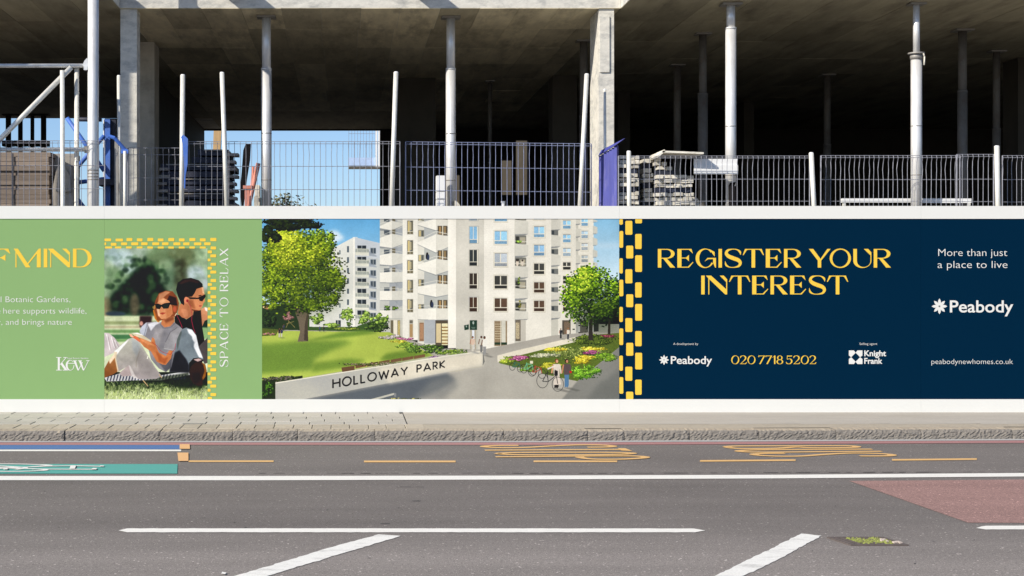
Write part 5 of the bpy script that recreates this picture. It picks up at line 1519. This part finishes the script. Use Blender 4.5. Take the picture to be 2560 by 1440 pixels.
# the woman in front
cv.poly([(21, 846), (60, 850), (110, 890), (160, 960), (130, 1010), (21, 1060)], (206, 196, 196), soft=1)
for a, b in (((40, 860), (70, 1000)), ((80, 880), (110, 980)), ((110, 910), (140, 980))): cv.line([a, b], 7, (244, 242, 240), a=.8, soft=2); cv.line([(a[0] + 14, a[1] + 20), (b[0] + 10, b[1])], 6, (160, 148, 146), a=.6, soft=2)
cv.poly([(150, 1200), (230, 1130), (270, 1130), (290, 1220), (180, 1230)], (186, 172, 170), soft=2)
cv.poly([(21, 1160), (60, 1090), (110, 1040), (150, 1100), (145, 1180), (100, 1210), (21, 1242)], (190, 140, 98), c2=(140, 92, 46), soft=1); cv.poly([(60, 1090), (110, 1030), (116, 1060), (70, 1120)], (244, 224, 196), soft=3)
cv.poly([(330, 830), (350, 790), (390, 756), (460, 750), (520, 752), (620, 746), (670, 780), (706, 812), (660, 880), (640, 1000), (610, 1140), (560, 1190), (500, 1160), (430, 1080), (400, 960), (340, 880)], (150, 148, 152), soft=1)
cv.poly([(460, 800), (540, 810), (520, 900), (480, 1000), (440, 960)], (176, 172, 172), soft=11, a=.7); cv.poly([(400, 770), (460, 752), (520, 752), (470, 780), (430, 830)], (236, 236, 240), soft=4, a=.9)
cv.poly([(500, 1110), (620, 1030), (610, 1150), (560, 1190)], (104, 104, 110), soft=6)
cv.poly([(640, 800), (700, 810), (660, 900), (648, 960), (640, 1000), (540, 990), (556, 920), (600, 840)], (164, 162, 164), soft=1); cv.line([(556, 930), (600, 840), (660, 800)], 6, (112, 110, 114), soft=2, a=.8); cv.line([(542, 984), (640, 1000)], 6, (190, 188, 188), a=.8)
cv.poly([(330, 830), (350, 790), (390, 756), (400, 800), (380, 870), (345, 872)], (196, 200, 210), soft=3); cv.line([(396, 770), (370, 870)], 5, (110, 112, 122), soft=2, a=.7)
cv.line([(510, 770), (540, 806), (600, 800), (644, 760)], 12, (132, 130, 134), soft=2)
# neck and head
cv.poly([(528, 720), (630, 690), (636, 750), (600, 790), (548, 800), (518, 770)], (196, 134, 94), soft=1); cv.poly([(540, 735), (630, 700), (632, 730), (560, 760)], (142, 86, 58), soft=6, a=.7)
cv.poly([(456, 640), (466, 570), (500, 500), (560, 478), (620, 484), (656, 530), (676, 590), (668, 640), (640, 710), (625, 700), (500, 745), (478, 736), (456, 690)], (150, 92, 58), soft=1)
cv.poly([(500, 510), (560, 482), (600, 490), (560, 520), (520, 560), (490, 600)], (222, 166, 130), soft=4, a=.8); cv.poly([(590, 520), (650, 540), (662, 610), (610, 600), (570, 560)], (58, 32, 26), soft=4, a=.9)
cv.poly([(478, 600), (500, 560), (540, 540), (590, 570), (614, 620), (620, 680), (600, 704), (560, 724), (520, 726), (494, 700), (480, 650)], (214, 156, 116), soft=1)
cv.poly([(560, 600), (614, 620), (620, 680), (570, 720), (560, 660)], (190, 126, 86), soft=7, a=.7); cv.poly([(500, 570), (540, 545), (560, 570), (520, 596)], (236, 188, 150), soft=5, a=.7); cv.poly([(482, 640), (500, 640), (510, 700), (494, 700)], (246, 206, 176), soft=4, a=.8)
cv.poly([(462, 598), (490, 590), (520, 602), (548, 588), (596, 582), (600, 592), (582, 634), (540, 636), (522, 616), (508, 640), (478, 636)], (26, 24, 26)); cv.poly([(536, 600), (586, 594), (574, 628), (544, 630)], (52, 62, 56)); cv.poly([(472, 604), (510, 606), (500, 634), (480, 632)], (48, 54, 50))
cv.poly([(594, 584), (660, 596), (662, 606), (596, 600)], (22, 18, 20)); cv.ell(638, 640, 15, 26, (190, 104, 78), soft=1)
cv.poly([(506, 676), (530, 668), (564, 672), (530, 688)], (176, 84, 66), soft=1); cv.poly([(514, 640), (528, 640), (534, 656), (516, 660)], (232, 160, 118), soft=2, a=.8)
cv.poly([(456, 640), (470, 690), (484, 736), (508, 752), (490, 756), (462, 720), (446, 650)], (200, 130, 56), soft=2); cv.poly([(440, 620), (470, 600), (466, 640), (448, 640)], (224, 180, 110), soft=3, a=.7)
cv.line([(654, 676), (640, 700)], 5, (246, 220, 190)); cv.line([(655, 520), (684, 600), (672, 690)], 4, (206, 150, 96), a=.6, soft=1)
# her raised knee, arm, tablet
cv.poly([(100, 1010), (180, 940), (230, 900), (270, 888), (320, 905), (350, 960), (400, 1040), (460, 1140), (520, 1220), (480, 1250), (330, 1254), (270, 1230), (240, 1130), (140, 1190), (124, 1110), (120, 1040)], (190, 190, 176), c2=(168, 160, 160), soft=1)
cv.poly([(106, 1010), (180, 945), (236, 904), (220, 930), (160, 1000), (130, 1040)], (250, 250, 246), soft=4); cv.poly([(260, 900), (310, 910), (340, 970), (310, 1060), (270, 1000)], (166, 172, 176), soft=11, a=.7)
cv.poly([(300, 1060), (340, 980), (420, 1100), (500, 1220), (420, 1240), (330, 1190)], (158, 152, 150), soft=11, a=.7); cv.line([(330, 1010), (300, 1100), (300, 1150)], 6, (136, 130, 118), soft=3, a=.6)
cv.poly([(232, 1124), (250, 1140), (290, 1220), (320, 1252), (270, 1240), (250, 1190)], (222, 216, 212), soft=3, a=.8); cv.poly([(104, 1010), (134, 1016), (124, 1070), (146, 1180), (136, 1190), (116, 1090)], (226, 208, 180), soft=2, a=.9)
cv.line([(404, 1050), (396, 1076)], 7, (246, 240, 226))
cv.poly([(250, 880), (300, 868), (340, 910), (330, 930), (290, 900)], (206, 120, 86), soft=1); cv.poly([(236, 856), (262, 860), (280, 886), (252, 884)], (240, 190, 164), soft=1)
cv.poly([(262, 850), (310, 846), (350, 862), (438, 920), (426, 928), (330, 890), (276, 868)], (208, 198, 172), soft=1); cv.poly([(262, 850), (310, 846), (350, 862), (360, 870), (300, 856)], (250, 244, 232), soft=1)
cv.poly([(334, 890), (360, 900), (430, 930), (440, 884), (460, 900), (474, 960), (500, 1020), (560, 1050), (590, 1000), (620, 1004), (606, 1070), (560, 1128), (530, 1124), (480, 1100), (430, 1010), (370, 970), (334, 930)], (202, 136, 92), soft=1)
cv.poly([(470, 1000), (540, 1070), (580, 1060), (556, 1120), (500, 1100)], (164, 96, 58), soft=7, a=.8); cv.poly([(336, 892), (420, 930), (460, 960), (400, 950), (350, 920)], (226, 164, 120), soft=4, a=.7)
cv.line([(440, 930), (480, 960), (510, 1000), (540, 1020), (600, 1036), (640, 990), (646, 940)], 3.4, (186, 44, 66))
for p in ([(500, 1212), (524, 1240)], [(360, 1262), (404, 1314)]): cv.line(p, 7, (206, 180, 140))
cv.a = np.clip(cv.a * (.96 + .08 * fbm(H_, W2, 4, 2)[..., None]) * (.86 + .28 * fbm(H_, W2, 70, 4)[..., None]), 0, 1)
cv.a = np.clip((cv.a - .5) * 1.26 + .43, .02, 1)
couple_im = cv.image('couple_print')
# ================================================================== HOARDING
HD = 19.25
hoard = empty('hoarding', (X(1280, HD), HD, KZ), 'long site hoarding with green and navy boards, printed pictures and white top and bottom bands', 'hoarding')
K = HD / FPX
def hx(px): return (px - PX0) * K
def hz(py): return EYE - (py - PY0) * K
def board(name, px0, px1, py0, py1, m, y=0.0, th=0.012, parent=hoard, bev=0.0):
    return MB().box(hx(px0), hx(px1), HD + y, HD + y + th, hz(py1), hz(py0), bev).build(name, m, parent)
SEAM = [-1300, -260, 261, 1548, 2302, 3350, 4400]
for a, b in zip(SEAM[:-1], SEAM[1:]):
    m = 'ink_green' if b <= 1548 else 'ink_navy'
    board('board', a + .15, b - .15, 540, 1005, M[m], 0, .018)
    board('top_band', a + .12, b - .12, 515, 547, M['ink_white'], -.008, .024)
    board('bottom_band', a + .12, b - .12, 998, 1030.5, M['ink_white'], -.008, .024)
board('backing', -1300, 4400, 520, 1028, M['ply_edge'], .034, .03)
mb = MB()
for i in range(14):
    x = hx(-1250 + i * 430)
    mb.box(x, x + .07, HD + .066, HD + .17, KZ, hz(522))
    mb.obox((x + .03, HD + .62, 1.05), (.025, 0, 0), (0, .5, -.75), (0, .03, .02))
mb.build('rear_framing', M['timber'], hoard)

def picture(name, px0, px1, py0, py1, im, y=-.001):
    me = bpy.data.meshes.new(name)
    b = base_of(hoard)
    v = [(hx(px0), HD + y, hz(py1)), (hx(px1), HD + y, hz(py1)), (hx(px1), HD + y, hz(py0)), (hx(px0), HD + y, hz(py0))]
    me.from_pydata([tuple(Vector(p) - b) for p in v], [], [(0, 1, 2, 3)])
    uv = me.uv_layers.new(name='uv')
    for i, t in enumerate(((0, 0), (1, 0), (1, 1), (0, 1))): uv.data[i].uv = t
    me.materials.append(print_mat(name, im))
    o = bpy.data.objects.new(name, me); COL.objects.link(o); o.parent = hoard
    return o
picture('park_view_print', 655, 1548, 546, 999, mural_im)
picture('couple_print', 261, 518.6, 620.6, 999, couple_im)

class Flat:
    """flat lettering on the hoarding's face; every piece sits a hair in front of the last"""
    def __init__(self, y=-.0018):
        self.mb, self.y0, self.n = MB(), y, 0
    def add(self, pts):
        y = HD + self.y0 - .00008 * (self.n % 9)
        self.n += 1
        self.mb.poly([(hx(a), y, hz(b)) for a, b in pts])
    def build(self, name, m, parent=hoard):
        return self.mb.build(name, m, parent, fix=False)

def rounded(x0, y0, x1, y1, r=1.6):
    r = min(r, (x1 - x0) * .3, (y1 - y0) * .3)
    j = lambda: random.uniform(-.3, .3)
    return [(x0 + r, y0 + j()), (x1 - r, y0 + j()), (x1, y0 + r), (x1 + j(), y1 - r), (x1 - r, y1 + j()), (x0 + r, y1), (x0, y1 - r), (x0 + j(), y0 + r)]
f = Flat()
def cr(x0, y0, x1, y1): f.add(rounded(255 + x0 / 3.512, 590 + y0 / 3.512, 255 + x1 / 3.512, 590 + y1 / 3.512, .9))
for i, (a, b) in enumerate(((22, 80), (120, 184), (215, 267), (307, 356), (398, 451), (490, 540), (582, 635), (676, 725), (767, 820), (860, 910), (951, 1004))): cr(a, (22, 22, 17, 21)[i % 4 if i < 4 else 2 + i % 2], b, (46, 47, 45, 47)[i % 4 if i < 4 else 2 + i % 2])
for i, (a, b) in enumerate(((22, 37), (78, 127), (168, 221), (257, 319), (344, 401), (441, 503), (527, 585), (626, 688), (713, 769), (808, 872), (897, 954))): cr(a, 56 + (3 if i == 1 else 0), b, 81 + (5 if i == 1 else 0))
for a, b in ((27, 90), (114, 171), (211, 262), (305, 357), (398, 448), (490, 542), (582, 632), (674, 726), (767, 817), (858, 911)): cr(a, 92, b, 110)
for k in range(9):
    y = 127 + k * 143; cr(928, y, 965, y + 25)
    if k < 9: cr(928, y + 71, 953, y + 95)
cr(928, 1414, 965, 1436)
for k in range(10):
    if k < 10:
        y = 92 + k * 143
        if y < 1420: cr(953, y if k else 92, 1002, y + 26)
    y = 161 + k * 143
    if y < 1420: cr(951, y, 1003, y + 26)
f.build('brick_pattern', M['ink_yellow'])
f = Flat()
def dr(x0, y0, x1, y1): f.add(rounded(1530 + x0 / 3, 530 + y0 / 3, 1530 + x1 / 3, 530 + y1 / 3, 2))
for k, (a, b) in enumerate(((52, 95), (143, 268), (347, 460), (508, 632), (712, 825), (873, 997), (1077, 1190), (1238, 1362))): dr(54.5, a, 84 if k % 2 else 81, b)
for k, (a, b) in enumerate(((67, 170), (253, 348), (430, 535), (618, 713), (796, 899), (982, 1078), (1160, 1265), (1348, 1406))): dr(100 if k % 2 == 0 else 106, a, 152 if k % 2 == 0 else 159, b)
for k, (a, b) in enumerate(((50, 85), (165, 277), (325, 449), (529, 641), (690, 815), (893, 1006), (1055, 1180), (1257, 1371))): dr(174, a, 222 if k % 2 else 225, b)
f.build('brick_pattern', M['ink_yellow'])

# ---------------------------------------------------------------- display alphabet (cap height 1)
def arc(cx, cy, rx, ry, a0, a1, n=18, rot=0.0):
    out = []
    for i in range(n + 1):
        t = math.radians(a0 + (a1 - a0) * i / n)
        u, v = rx * math.cos(t), ry * math.sin(t)
        c, s = math.cos(rot), math.sin(rot)
        out.append((cx + u * c - v * s, cy + u * s + v * c))
    return out
def ringq(o, i):
    return [[o[k], o[k + 1], i[k + 1], i[k]] for k in range(len(o) - 1)]
def ribbon(pts, n=6):
    P = []
    for i in range(len(pts) - 1):
        p0, p1, p2, p3 = pts[max(i - 1, 0)], pts[i], pts[i + 1], pts[min(i + 2, len(pts) - 1)]
        for k in range(n):
            t = k / n
            P.append(tuple(.5 * (2 * b + (c - a) * t + (2 * a - 5 * b + 4 * c - d) * t * t + (3 * b - a - 3 * c + d) * t ** 3) for a, b, c, d in zip(p0, p1, p2, p3)))
    P.append(pts[-1])
    L_, R_ = [], []
    for i, q in enumerate(P):
        a, b = P[max(i - 1, 0)], P[min(i + 1, len(P) - 1)]
        dx, dy = b[0] - a[0], b[1] - a[1]; d = math.hypot(dx, dy) or 1
        w = max(q[2], .012) / 2
        L_.append((q[0] - dy / d * w, q[1] + dx / d * w)); R_.append((q[0] + dy / d * w, q[1] - dx / d * w))
    return [[L_[i], L_[i + 1], R_[i + 1], R_[i]] for i in range(len(P) - 1)]
def R4(x0, y0, x1, y1): return [(x0, y0), (x1, y0), (x1, y1), (x0, y1)]
def bowl(x0, st, top, bot, xr, thick, thin):
    cy_ = (top + bot) / 2; ry = (top - bot) / 2
    xc = x0 + (xr - x0) * .42
    o = [(st, top)] + arc(xc, cy_, xr - xc, ry, 90, -90, 18) + [(st, bot)]
    i = [(st, top - thin)] + arc(xc - .02, cy_, xr - xc - thick + .02, ry - thin, 90, -90, 18) + [(st, bot + thin)]
    return ringq(o, i)
S_ = [(.90, .68, .012), (.87, .84, .11), (.70, .96, .055), (.45, .985, .045), (.2, .92, .12), (.11, .76, .17), (.24, .61, .2), (.5, .5, .21), (.77, .4, .2), (.885, .25, .17), (.79, .08, .11), (.53, .015, .045), (.28, .03, .05), (.1, .14, .1), (.05, .34, .012)]
def glyph(ch, st=.19, th=.045):
    if ch == 'R':
        return .95, [R4(0, 0, st, 1)] + bowl(st, st, 1, .48, .93, st * 1.05, th) + [[(.28, .5), (.46, .52), (.96, 0), (.69, 0)]]
    if ch == 'P':
        return .86, [R4(0, 0, st, 1)] + bowl(st, st, 1, .44, .86, st * 1.05, th)
    if ch == 'E':
        return .88, [R4(0, 0, st * 1.2, 1), [(st * 1.2, 1), (.78, 1), (.86, .75), (.64, 1 - th), (st * 1.2, 1 - th)], R4(st * 1.2, .49, .52, .49 + th), [(.48, .49), (.64, .34), (.64, .68), (.48, .49 + th)], [(st * 1.2, 0), (.64, 0), (.88, .27), (.86, .31), (.58, th), (st * 1.2, th)]]
    if ch == 'F':
        return .88, [R4(0, 0, st * 1.2, 1), [(st * 1.2, 1), (.86, 1), (.96, .71), (.66, 1 - th), (st * 1.2, 1 - th)], R4(st * 1.2, .49, .56, .49 + th), [(.5, .49), (.72, .35), (.72, .69), (.5, .49 + th)]]
    if ch == 'G':
        return 1.14, ringq(arc(.52, .5, .52, .52, 42, 330, 34), arc(.56, .5, .36, .475, 40, 332, 34)) + [[(.78, .98), (1.05, .84), (1.06, .6), (1.0, .66), (.85, .86), (.66, .96)], [(.5, .33), (.66, .52), (1.13, .52), (1.1, .46), (.7, .45)], [(.97, .5), (1.13, .52), (1.13, 0), (1.08, 0), (.97, .26)]]
    if ch == 'C':
        return 1.0, ringq(arc(.52, .5, .52, .52, 48, 312, 34), arc(.57, .5, .37, .475, 46, 314, 34)) + [[(.76, .98), (.98, .86), (1.0, .62), (.95, .66), (.82, .86), (.66, .96)], [(.83, .1), (.98, .3), (1.0, .26), (.9, .06), (.7, 0)]]
    if ch == 'I': return st, [R4(0, 0, st, 1)]
    if ch == 'S': return .97, ribbon([(x, y, w * st / .19) for x, y, w in S_])
    if ch == 'T': return 1.18, [R4(.49, 0, .49 + st * 1.05, .98), R4(.3, 1 - th, .88, 1), [(.13, 1), (.3, 1), (.3, 1 - th), (.22, .93), (.05, .67), (0, .67)], [(1.05, 1), (.88, 1), (.88, 1 - th), (.96, .93), (1.13, .67), (1.18, .67)]]
    if ch == 'Y': return 1.2, [[(0, 1), (st * 1.25, 1), (.68, .42), (.68, 0), (.68 - st, 0), (.68 - st, .38)], [(.64, .46), (.685, .38), (1.2, 1), (1.02, 1)]]
    if ch == 'O': return 1.18, ringq(arc(.59, .5, .59, .52, 0, 360, 44), arc(.59, .5, .59 - st * .82, .465, 0, 360, 44, math.radians(-24)))
    if ch == 'U':
        o = [(0, 1), (0, .36)] + arc(.5, .36, .5, .38, 180, 360, 20) + [(1.0, .82)]
        i = [(st * 1.05, 1), (st * 1.05, .36)] + arc(.575, .36, .375, .33, 180, 360, 20) + [(.95, .7)]
        return 1.0, ringq(o, i) + [[(1.0, .82), (.82, 1), (.58, 1), (.95, .66)]]
    if ch == 'N': return 1.04, [R4(0, 0, .055, .9), [(-.13, 1), (.15, 1), (.99, .27), (1.04, .0), (.93, 0), (-.0, .86)], [(.985, 0), (1.04, 0), (1.04, .8), (.85, 1), (.63, 1), (.985, .66)]]
    if ch == 'M': return 1.42, [R4(.09, 0, .15, .9), [(0, 1), (.22, 1), (.88, 0), (.63, 0)], [(.72, .22), (.76, .16), (1.36, .92), (1.36, 1), (1.31, 1)], [(1.21, 0), (1.42, 0), (1.42, 1), (1.33, 1), (1.21, .84)]]
    if ch == 'D':
        o = [(st, 1)] + arc(.44, .5, .54, .5, 90, -90, 22) + [(st, 0)]
        i = [(st, 1 - th)] + arc(.40, .5, .56 - st, .5 - th, 90, -90, 22) + [(st, th)]
        return .98, [R4(0, 0, st, 1)] + ringq(o, i)
    if ch == 'A': return 1.08, [[(.5, 1), (.66, 1), (1.1, 0), (1.1 - st * 1.3, 0)], [(.0, 0), (.07, 0), (.58, .9), (.55, 1)], R4(.2, .28, .78, .28 + th)]
    if ch == 'L': return .78, [R4(0, 0, st, 1), [(st, 0), (.58, 0), (.78, .3), (.74, .32), (.52, th), (st, th)]]
    if ch == 'X': return 1.06, [[(.02, 1), (.02 + st * 1.4, 1), (1.06, 0), (1.06 - st * 1.4, 0)], [(.86, 1), (.98, 1), (.1, 0), (0, 0)]]
    if ch == '0': return .98, ringq(arc(.49, .5, .49, .52, 0, 360, 36), arc(.49, .5, .34, .47, 0, 360, 36, math.radians(-14)))
    if ch == '1': return .42, [R4(.2, 0, .36, 1), [(0, .8), (.02, .76), (.2, .88), (.36, 1), (.28, 1)]]
    if ch == '2': return .86, ribbon([(.06, .70, .02), (.1, .86, .12), (.3, .985, .05), (.52, .97, .08), (.69, .82, .16), (.68, .62, .15), (.5, .4, .08), (.1, .03, .05)]) + [[(0, 0), (.74, 0), (.86, .2), (.82, .22), (.64, .06), (.1, .06)]]
    if ch == '5': return .82, ribbon([(.03, .26, .02), (.1, .1, .11), (.32, .015, .05), (.55, .07, .1), (.71, .28, .17), (.66, .5, .14), (.44, .62, .06), (.16, .56, .05)]) + [[(.14, 1), (.76, 1), (.72, .9), (.2, .9), (.19, .58), (.13, .55)]]
    if ch == '7': return .8, [[(.02, 1), (.84, 1), (.8, .95), (.16, .93), (.03, .8)], [(.66, .95), (.84, 1), (.3, 0), (.12, 0)]]
    if ch == '8': return .82, ringq(arc(.41, .74, .33, .27, 0, 360, 26), arc(.41, .74, .19, .23, 0, 360, 26, -.2)) + ringq(arc(.41, .27, .41, .29, 0, 360, 28), arc(.41, .27, .25, .245, 0, 360, 28, -.2))
    return .34, []

def display(name, text, x0, x1, ybase, ytop, m, gap=.12, st=.19, th=.045, space=.3, vert=False, gaps=None):
    """set a line between x0 and x1 (image columns); vert = reading upwards, then x/y swap roles"""
    seq, w = [], 0
    for i, ch in enumerate(text):
        if ch == ' ':
            w += space; continue
        a, polys = glyph(ch, st, th)
        seq.append((w, polys)); w += a + (gaps or {}).get(text[i:i + 2], gap)
    w -= gap
    f = Flat()
    for off, polys in seq:
        for pl_ in polys:
            if vert: f.add([(ybase - (ybase - ytop) * y, x0 + (x1 - x0) * (off + x) / w) for x, y in pl_])
            else: f.add([(x0 + (x1 - x0) * (off + x) / w, ybase - (ybase - ytop) * y) for x, y in pl_])
    return f.build(name, M[m])
display('headline_lettering', 'REGISTER YOUR', 1644.6, 2227, 669, 622.3, 'ink_yellow', .13, gaps={'ST': .05, 'TE': .10, 'YO': -.05, 'GI': .13})
display('headline_lettering', 'INTEREST', 1753, 2120.5, 736, 689, 'ink_yellow', .13, gaps={'IN': .2, 'NT': .1, 'ST': .05, 'TE': .1})
display('headline_lettering', 'MIND', 34.3, 229.3, 668.5, 621.6, 'ink_yellow', .15)
display('headline_lettering', 'F', -23, 22, 668.5, 621.6, 'ink_yellow')
display('phone_lettering', '020 7718 5202', 1828, 2041, 910, 889, 'ink_yellow', .07, space=.26)
display('slogan_lettering', 'SPACE TO RELAX', 917.5, 620, 570.5, 549.5, 'ink_white', .22, .16, .05, space=.6, vert=True)

# ---------------------------------------------------------------- plain lettering from the built-in typeface
def words(name, text, x0, x1, ybase, cap, m, weight=0.0):
    cu = bpy.data.curves.new(name, 'FONT')
    cu.body = text; cu.size = 1.0; cu.offset = weight; cu.resolution_u = 4
    o = bpy.data.objects.new(name + '_curve', cu); COL.objects.link(o)
    dg = bpy.context.evaluated_depsgraph_get()
    me = bpy.data.meshes.new_from_object(o.evaluated_get(dg))
    bpy.data.objects.remove(o)
    xs_ = [v.co.x for v in me.vertices]
    a, b = min(xs_), max(xs_)
    ky = cap * K / 0.729
    kx = (hx(x1) - hx(x0)) / (b - a)
    bs_ = base_of(hoard)
    for v in me.vertices:
        v.co = (hx(x0) + (v.co.x - a) * kx - bs_.x, HD - .0018 - bs_.y, hz(ybase) + v.co.y * ky - bs_.z)
    me.materials.clear(); me.materials.append(M[m])
    ob = bpy.data.objects.new(name, me); COL.objects.link(ob); ob.parent = hoard
    return ob
words('body_lettering', 'l Botanic Gardens,', 2, 176, 755.5, 15.5, 'ink_white', -.011)
words('body_lettering', 'here supports wildlife,', 8.5, 216, 784, 15.5, 'ink_white', -.011)
words('body_lettering', 'e', -9, 1, 784, 15.5, 'ink_white', -.011)
words('body_lettering', 'y, and brings nature', -8, 179.5, 812, 15.5, 'ink_white', -.011)
words('small_lettering', 'Royal Botanic Gardens', 168, 221, 897.3, 4.2, 'ink_white')
words('slogan_lettering', 'More than just', 2345.5, 2518, 640, 19, 'ink_white', -.011)
words('slogan_lettering', 'a place to live', 2344, 2518.5, 670, 19, 'ink_white', -.011)
words('web_lettering', 'peabodynewhomes.co.uk', 2328.5, 2532, 910, 13.5, 'ink_white', -.012)
words('small_lettering', 'A development by', 1683, 1745, 862.3, 6, 'ink_white', -.008)
words('small_lettering', 'Selling agent', 2148.5, 2193, 862.3, 6, 'ink_white', -.008)
words('logo_lettering', 'Peabody', 2374.5, 2533, 780.5, 31, 'ink_white', .013)
words('logo_lettering', 'Peabody', 1677, 1780, 909.5, 20, 'ink_white', .013)
words('logo_lettering', 'Knight', 2160.5, 2215, 890, 14.5, 'ink_white', .025)
words('logo_lettering', 'Frank', 2160.5, 2206, 909, 14.5, 'ink_white', .025)
def flower(cx, cy, r):
    f = Flat()
    for k in range(8):
        t = k * math.pi / 4
        rr = r if k % 2 == 0 else r * .98
        pts = []
        for u, w in ((.06, 0), (.3, .17), (.55, .23), (.78, .17), (1.0, 0), (.78, -.17), (.55, -.23), (.3, -.17)):
            w *= .82
            pts.append((cx + rr * (u * math.cos(t) - w * math.sin(t)), cy + rr * (u * math.sin(t) + w * math.cos(t))))
        f.add(pts)
    f.build('flower_emblem', M['ink_white'])
flower(2348.5, 765.8, 19.6); flower(1660, 899.8, 12.6)
f = Flat()
q0, qs, qy = 2122, 34, 876
for fx, fy in ((0, 0), (1, 0), (1, 1), (0, 1)):
    f.add([(q0 + qs * (1 - u if fx else u), qy + qs * (1 - v if fy else v)) for u, v in ((0, 0), (.37, 0), (.5, .17), (.17, .5), (0, .37))])
f.build('square_emblem', M['ink_white'])
f = Flat()
def kw(pts): f.add([(x / 4.235, 600 + y / 4.235) for x, y in pts])
kw([(612, 1246), (634, 1246), (634, 1376), (612, 1376)]); kw([(594, 1240), (650, 1240), (650, 1247), (594, 1247)]); kw([(594, 1374), (654, 1374), (654, 1381), (594, 1381)])
kw([(634, 1318), (694, 1246), (704, 1246), (636, 1326)]); kw([(640, 1312), (660, 1298), (712, 1374), (684, 1374)]); kw([(672, 1240), (706, 1240), (706, 1247), (672, 1247)]); kw([(664, 1374), (722, 1374), (722, 1381), (664, 1381)])
for q in ringq(arc(742, 1326, 46, 56, 0, 320, 30), arc(748, 1326, 31, 50, 0, 318, 30)): kw(q)
kw([(706, 1302), (790, 1302), (790, 1309), (706, 1309)])
for a, b, c_, d_ in ((782, 822, 838, 17), (838, 878, 894, 17)):
    kw([(a - 4, 1280), (a + 22, 1280), (c_ - 2, 1381), (c_ - 16, 1381)])
kw([(826, 1378), (872, 1290), (877, 1296), (834, 1381)]); kw([(884, 1378), (932, 1280), (939, 1280), (890, 1381)])
for a, b in ((774, 814), (826, 868), (912, 948)): kw([(a, 1274), (b, 1274), (b, 1280), (a, 1280)])
f.build('logo_lettering', M['ink_white'])
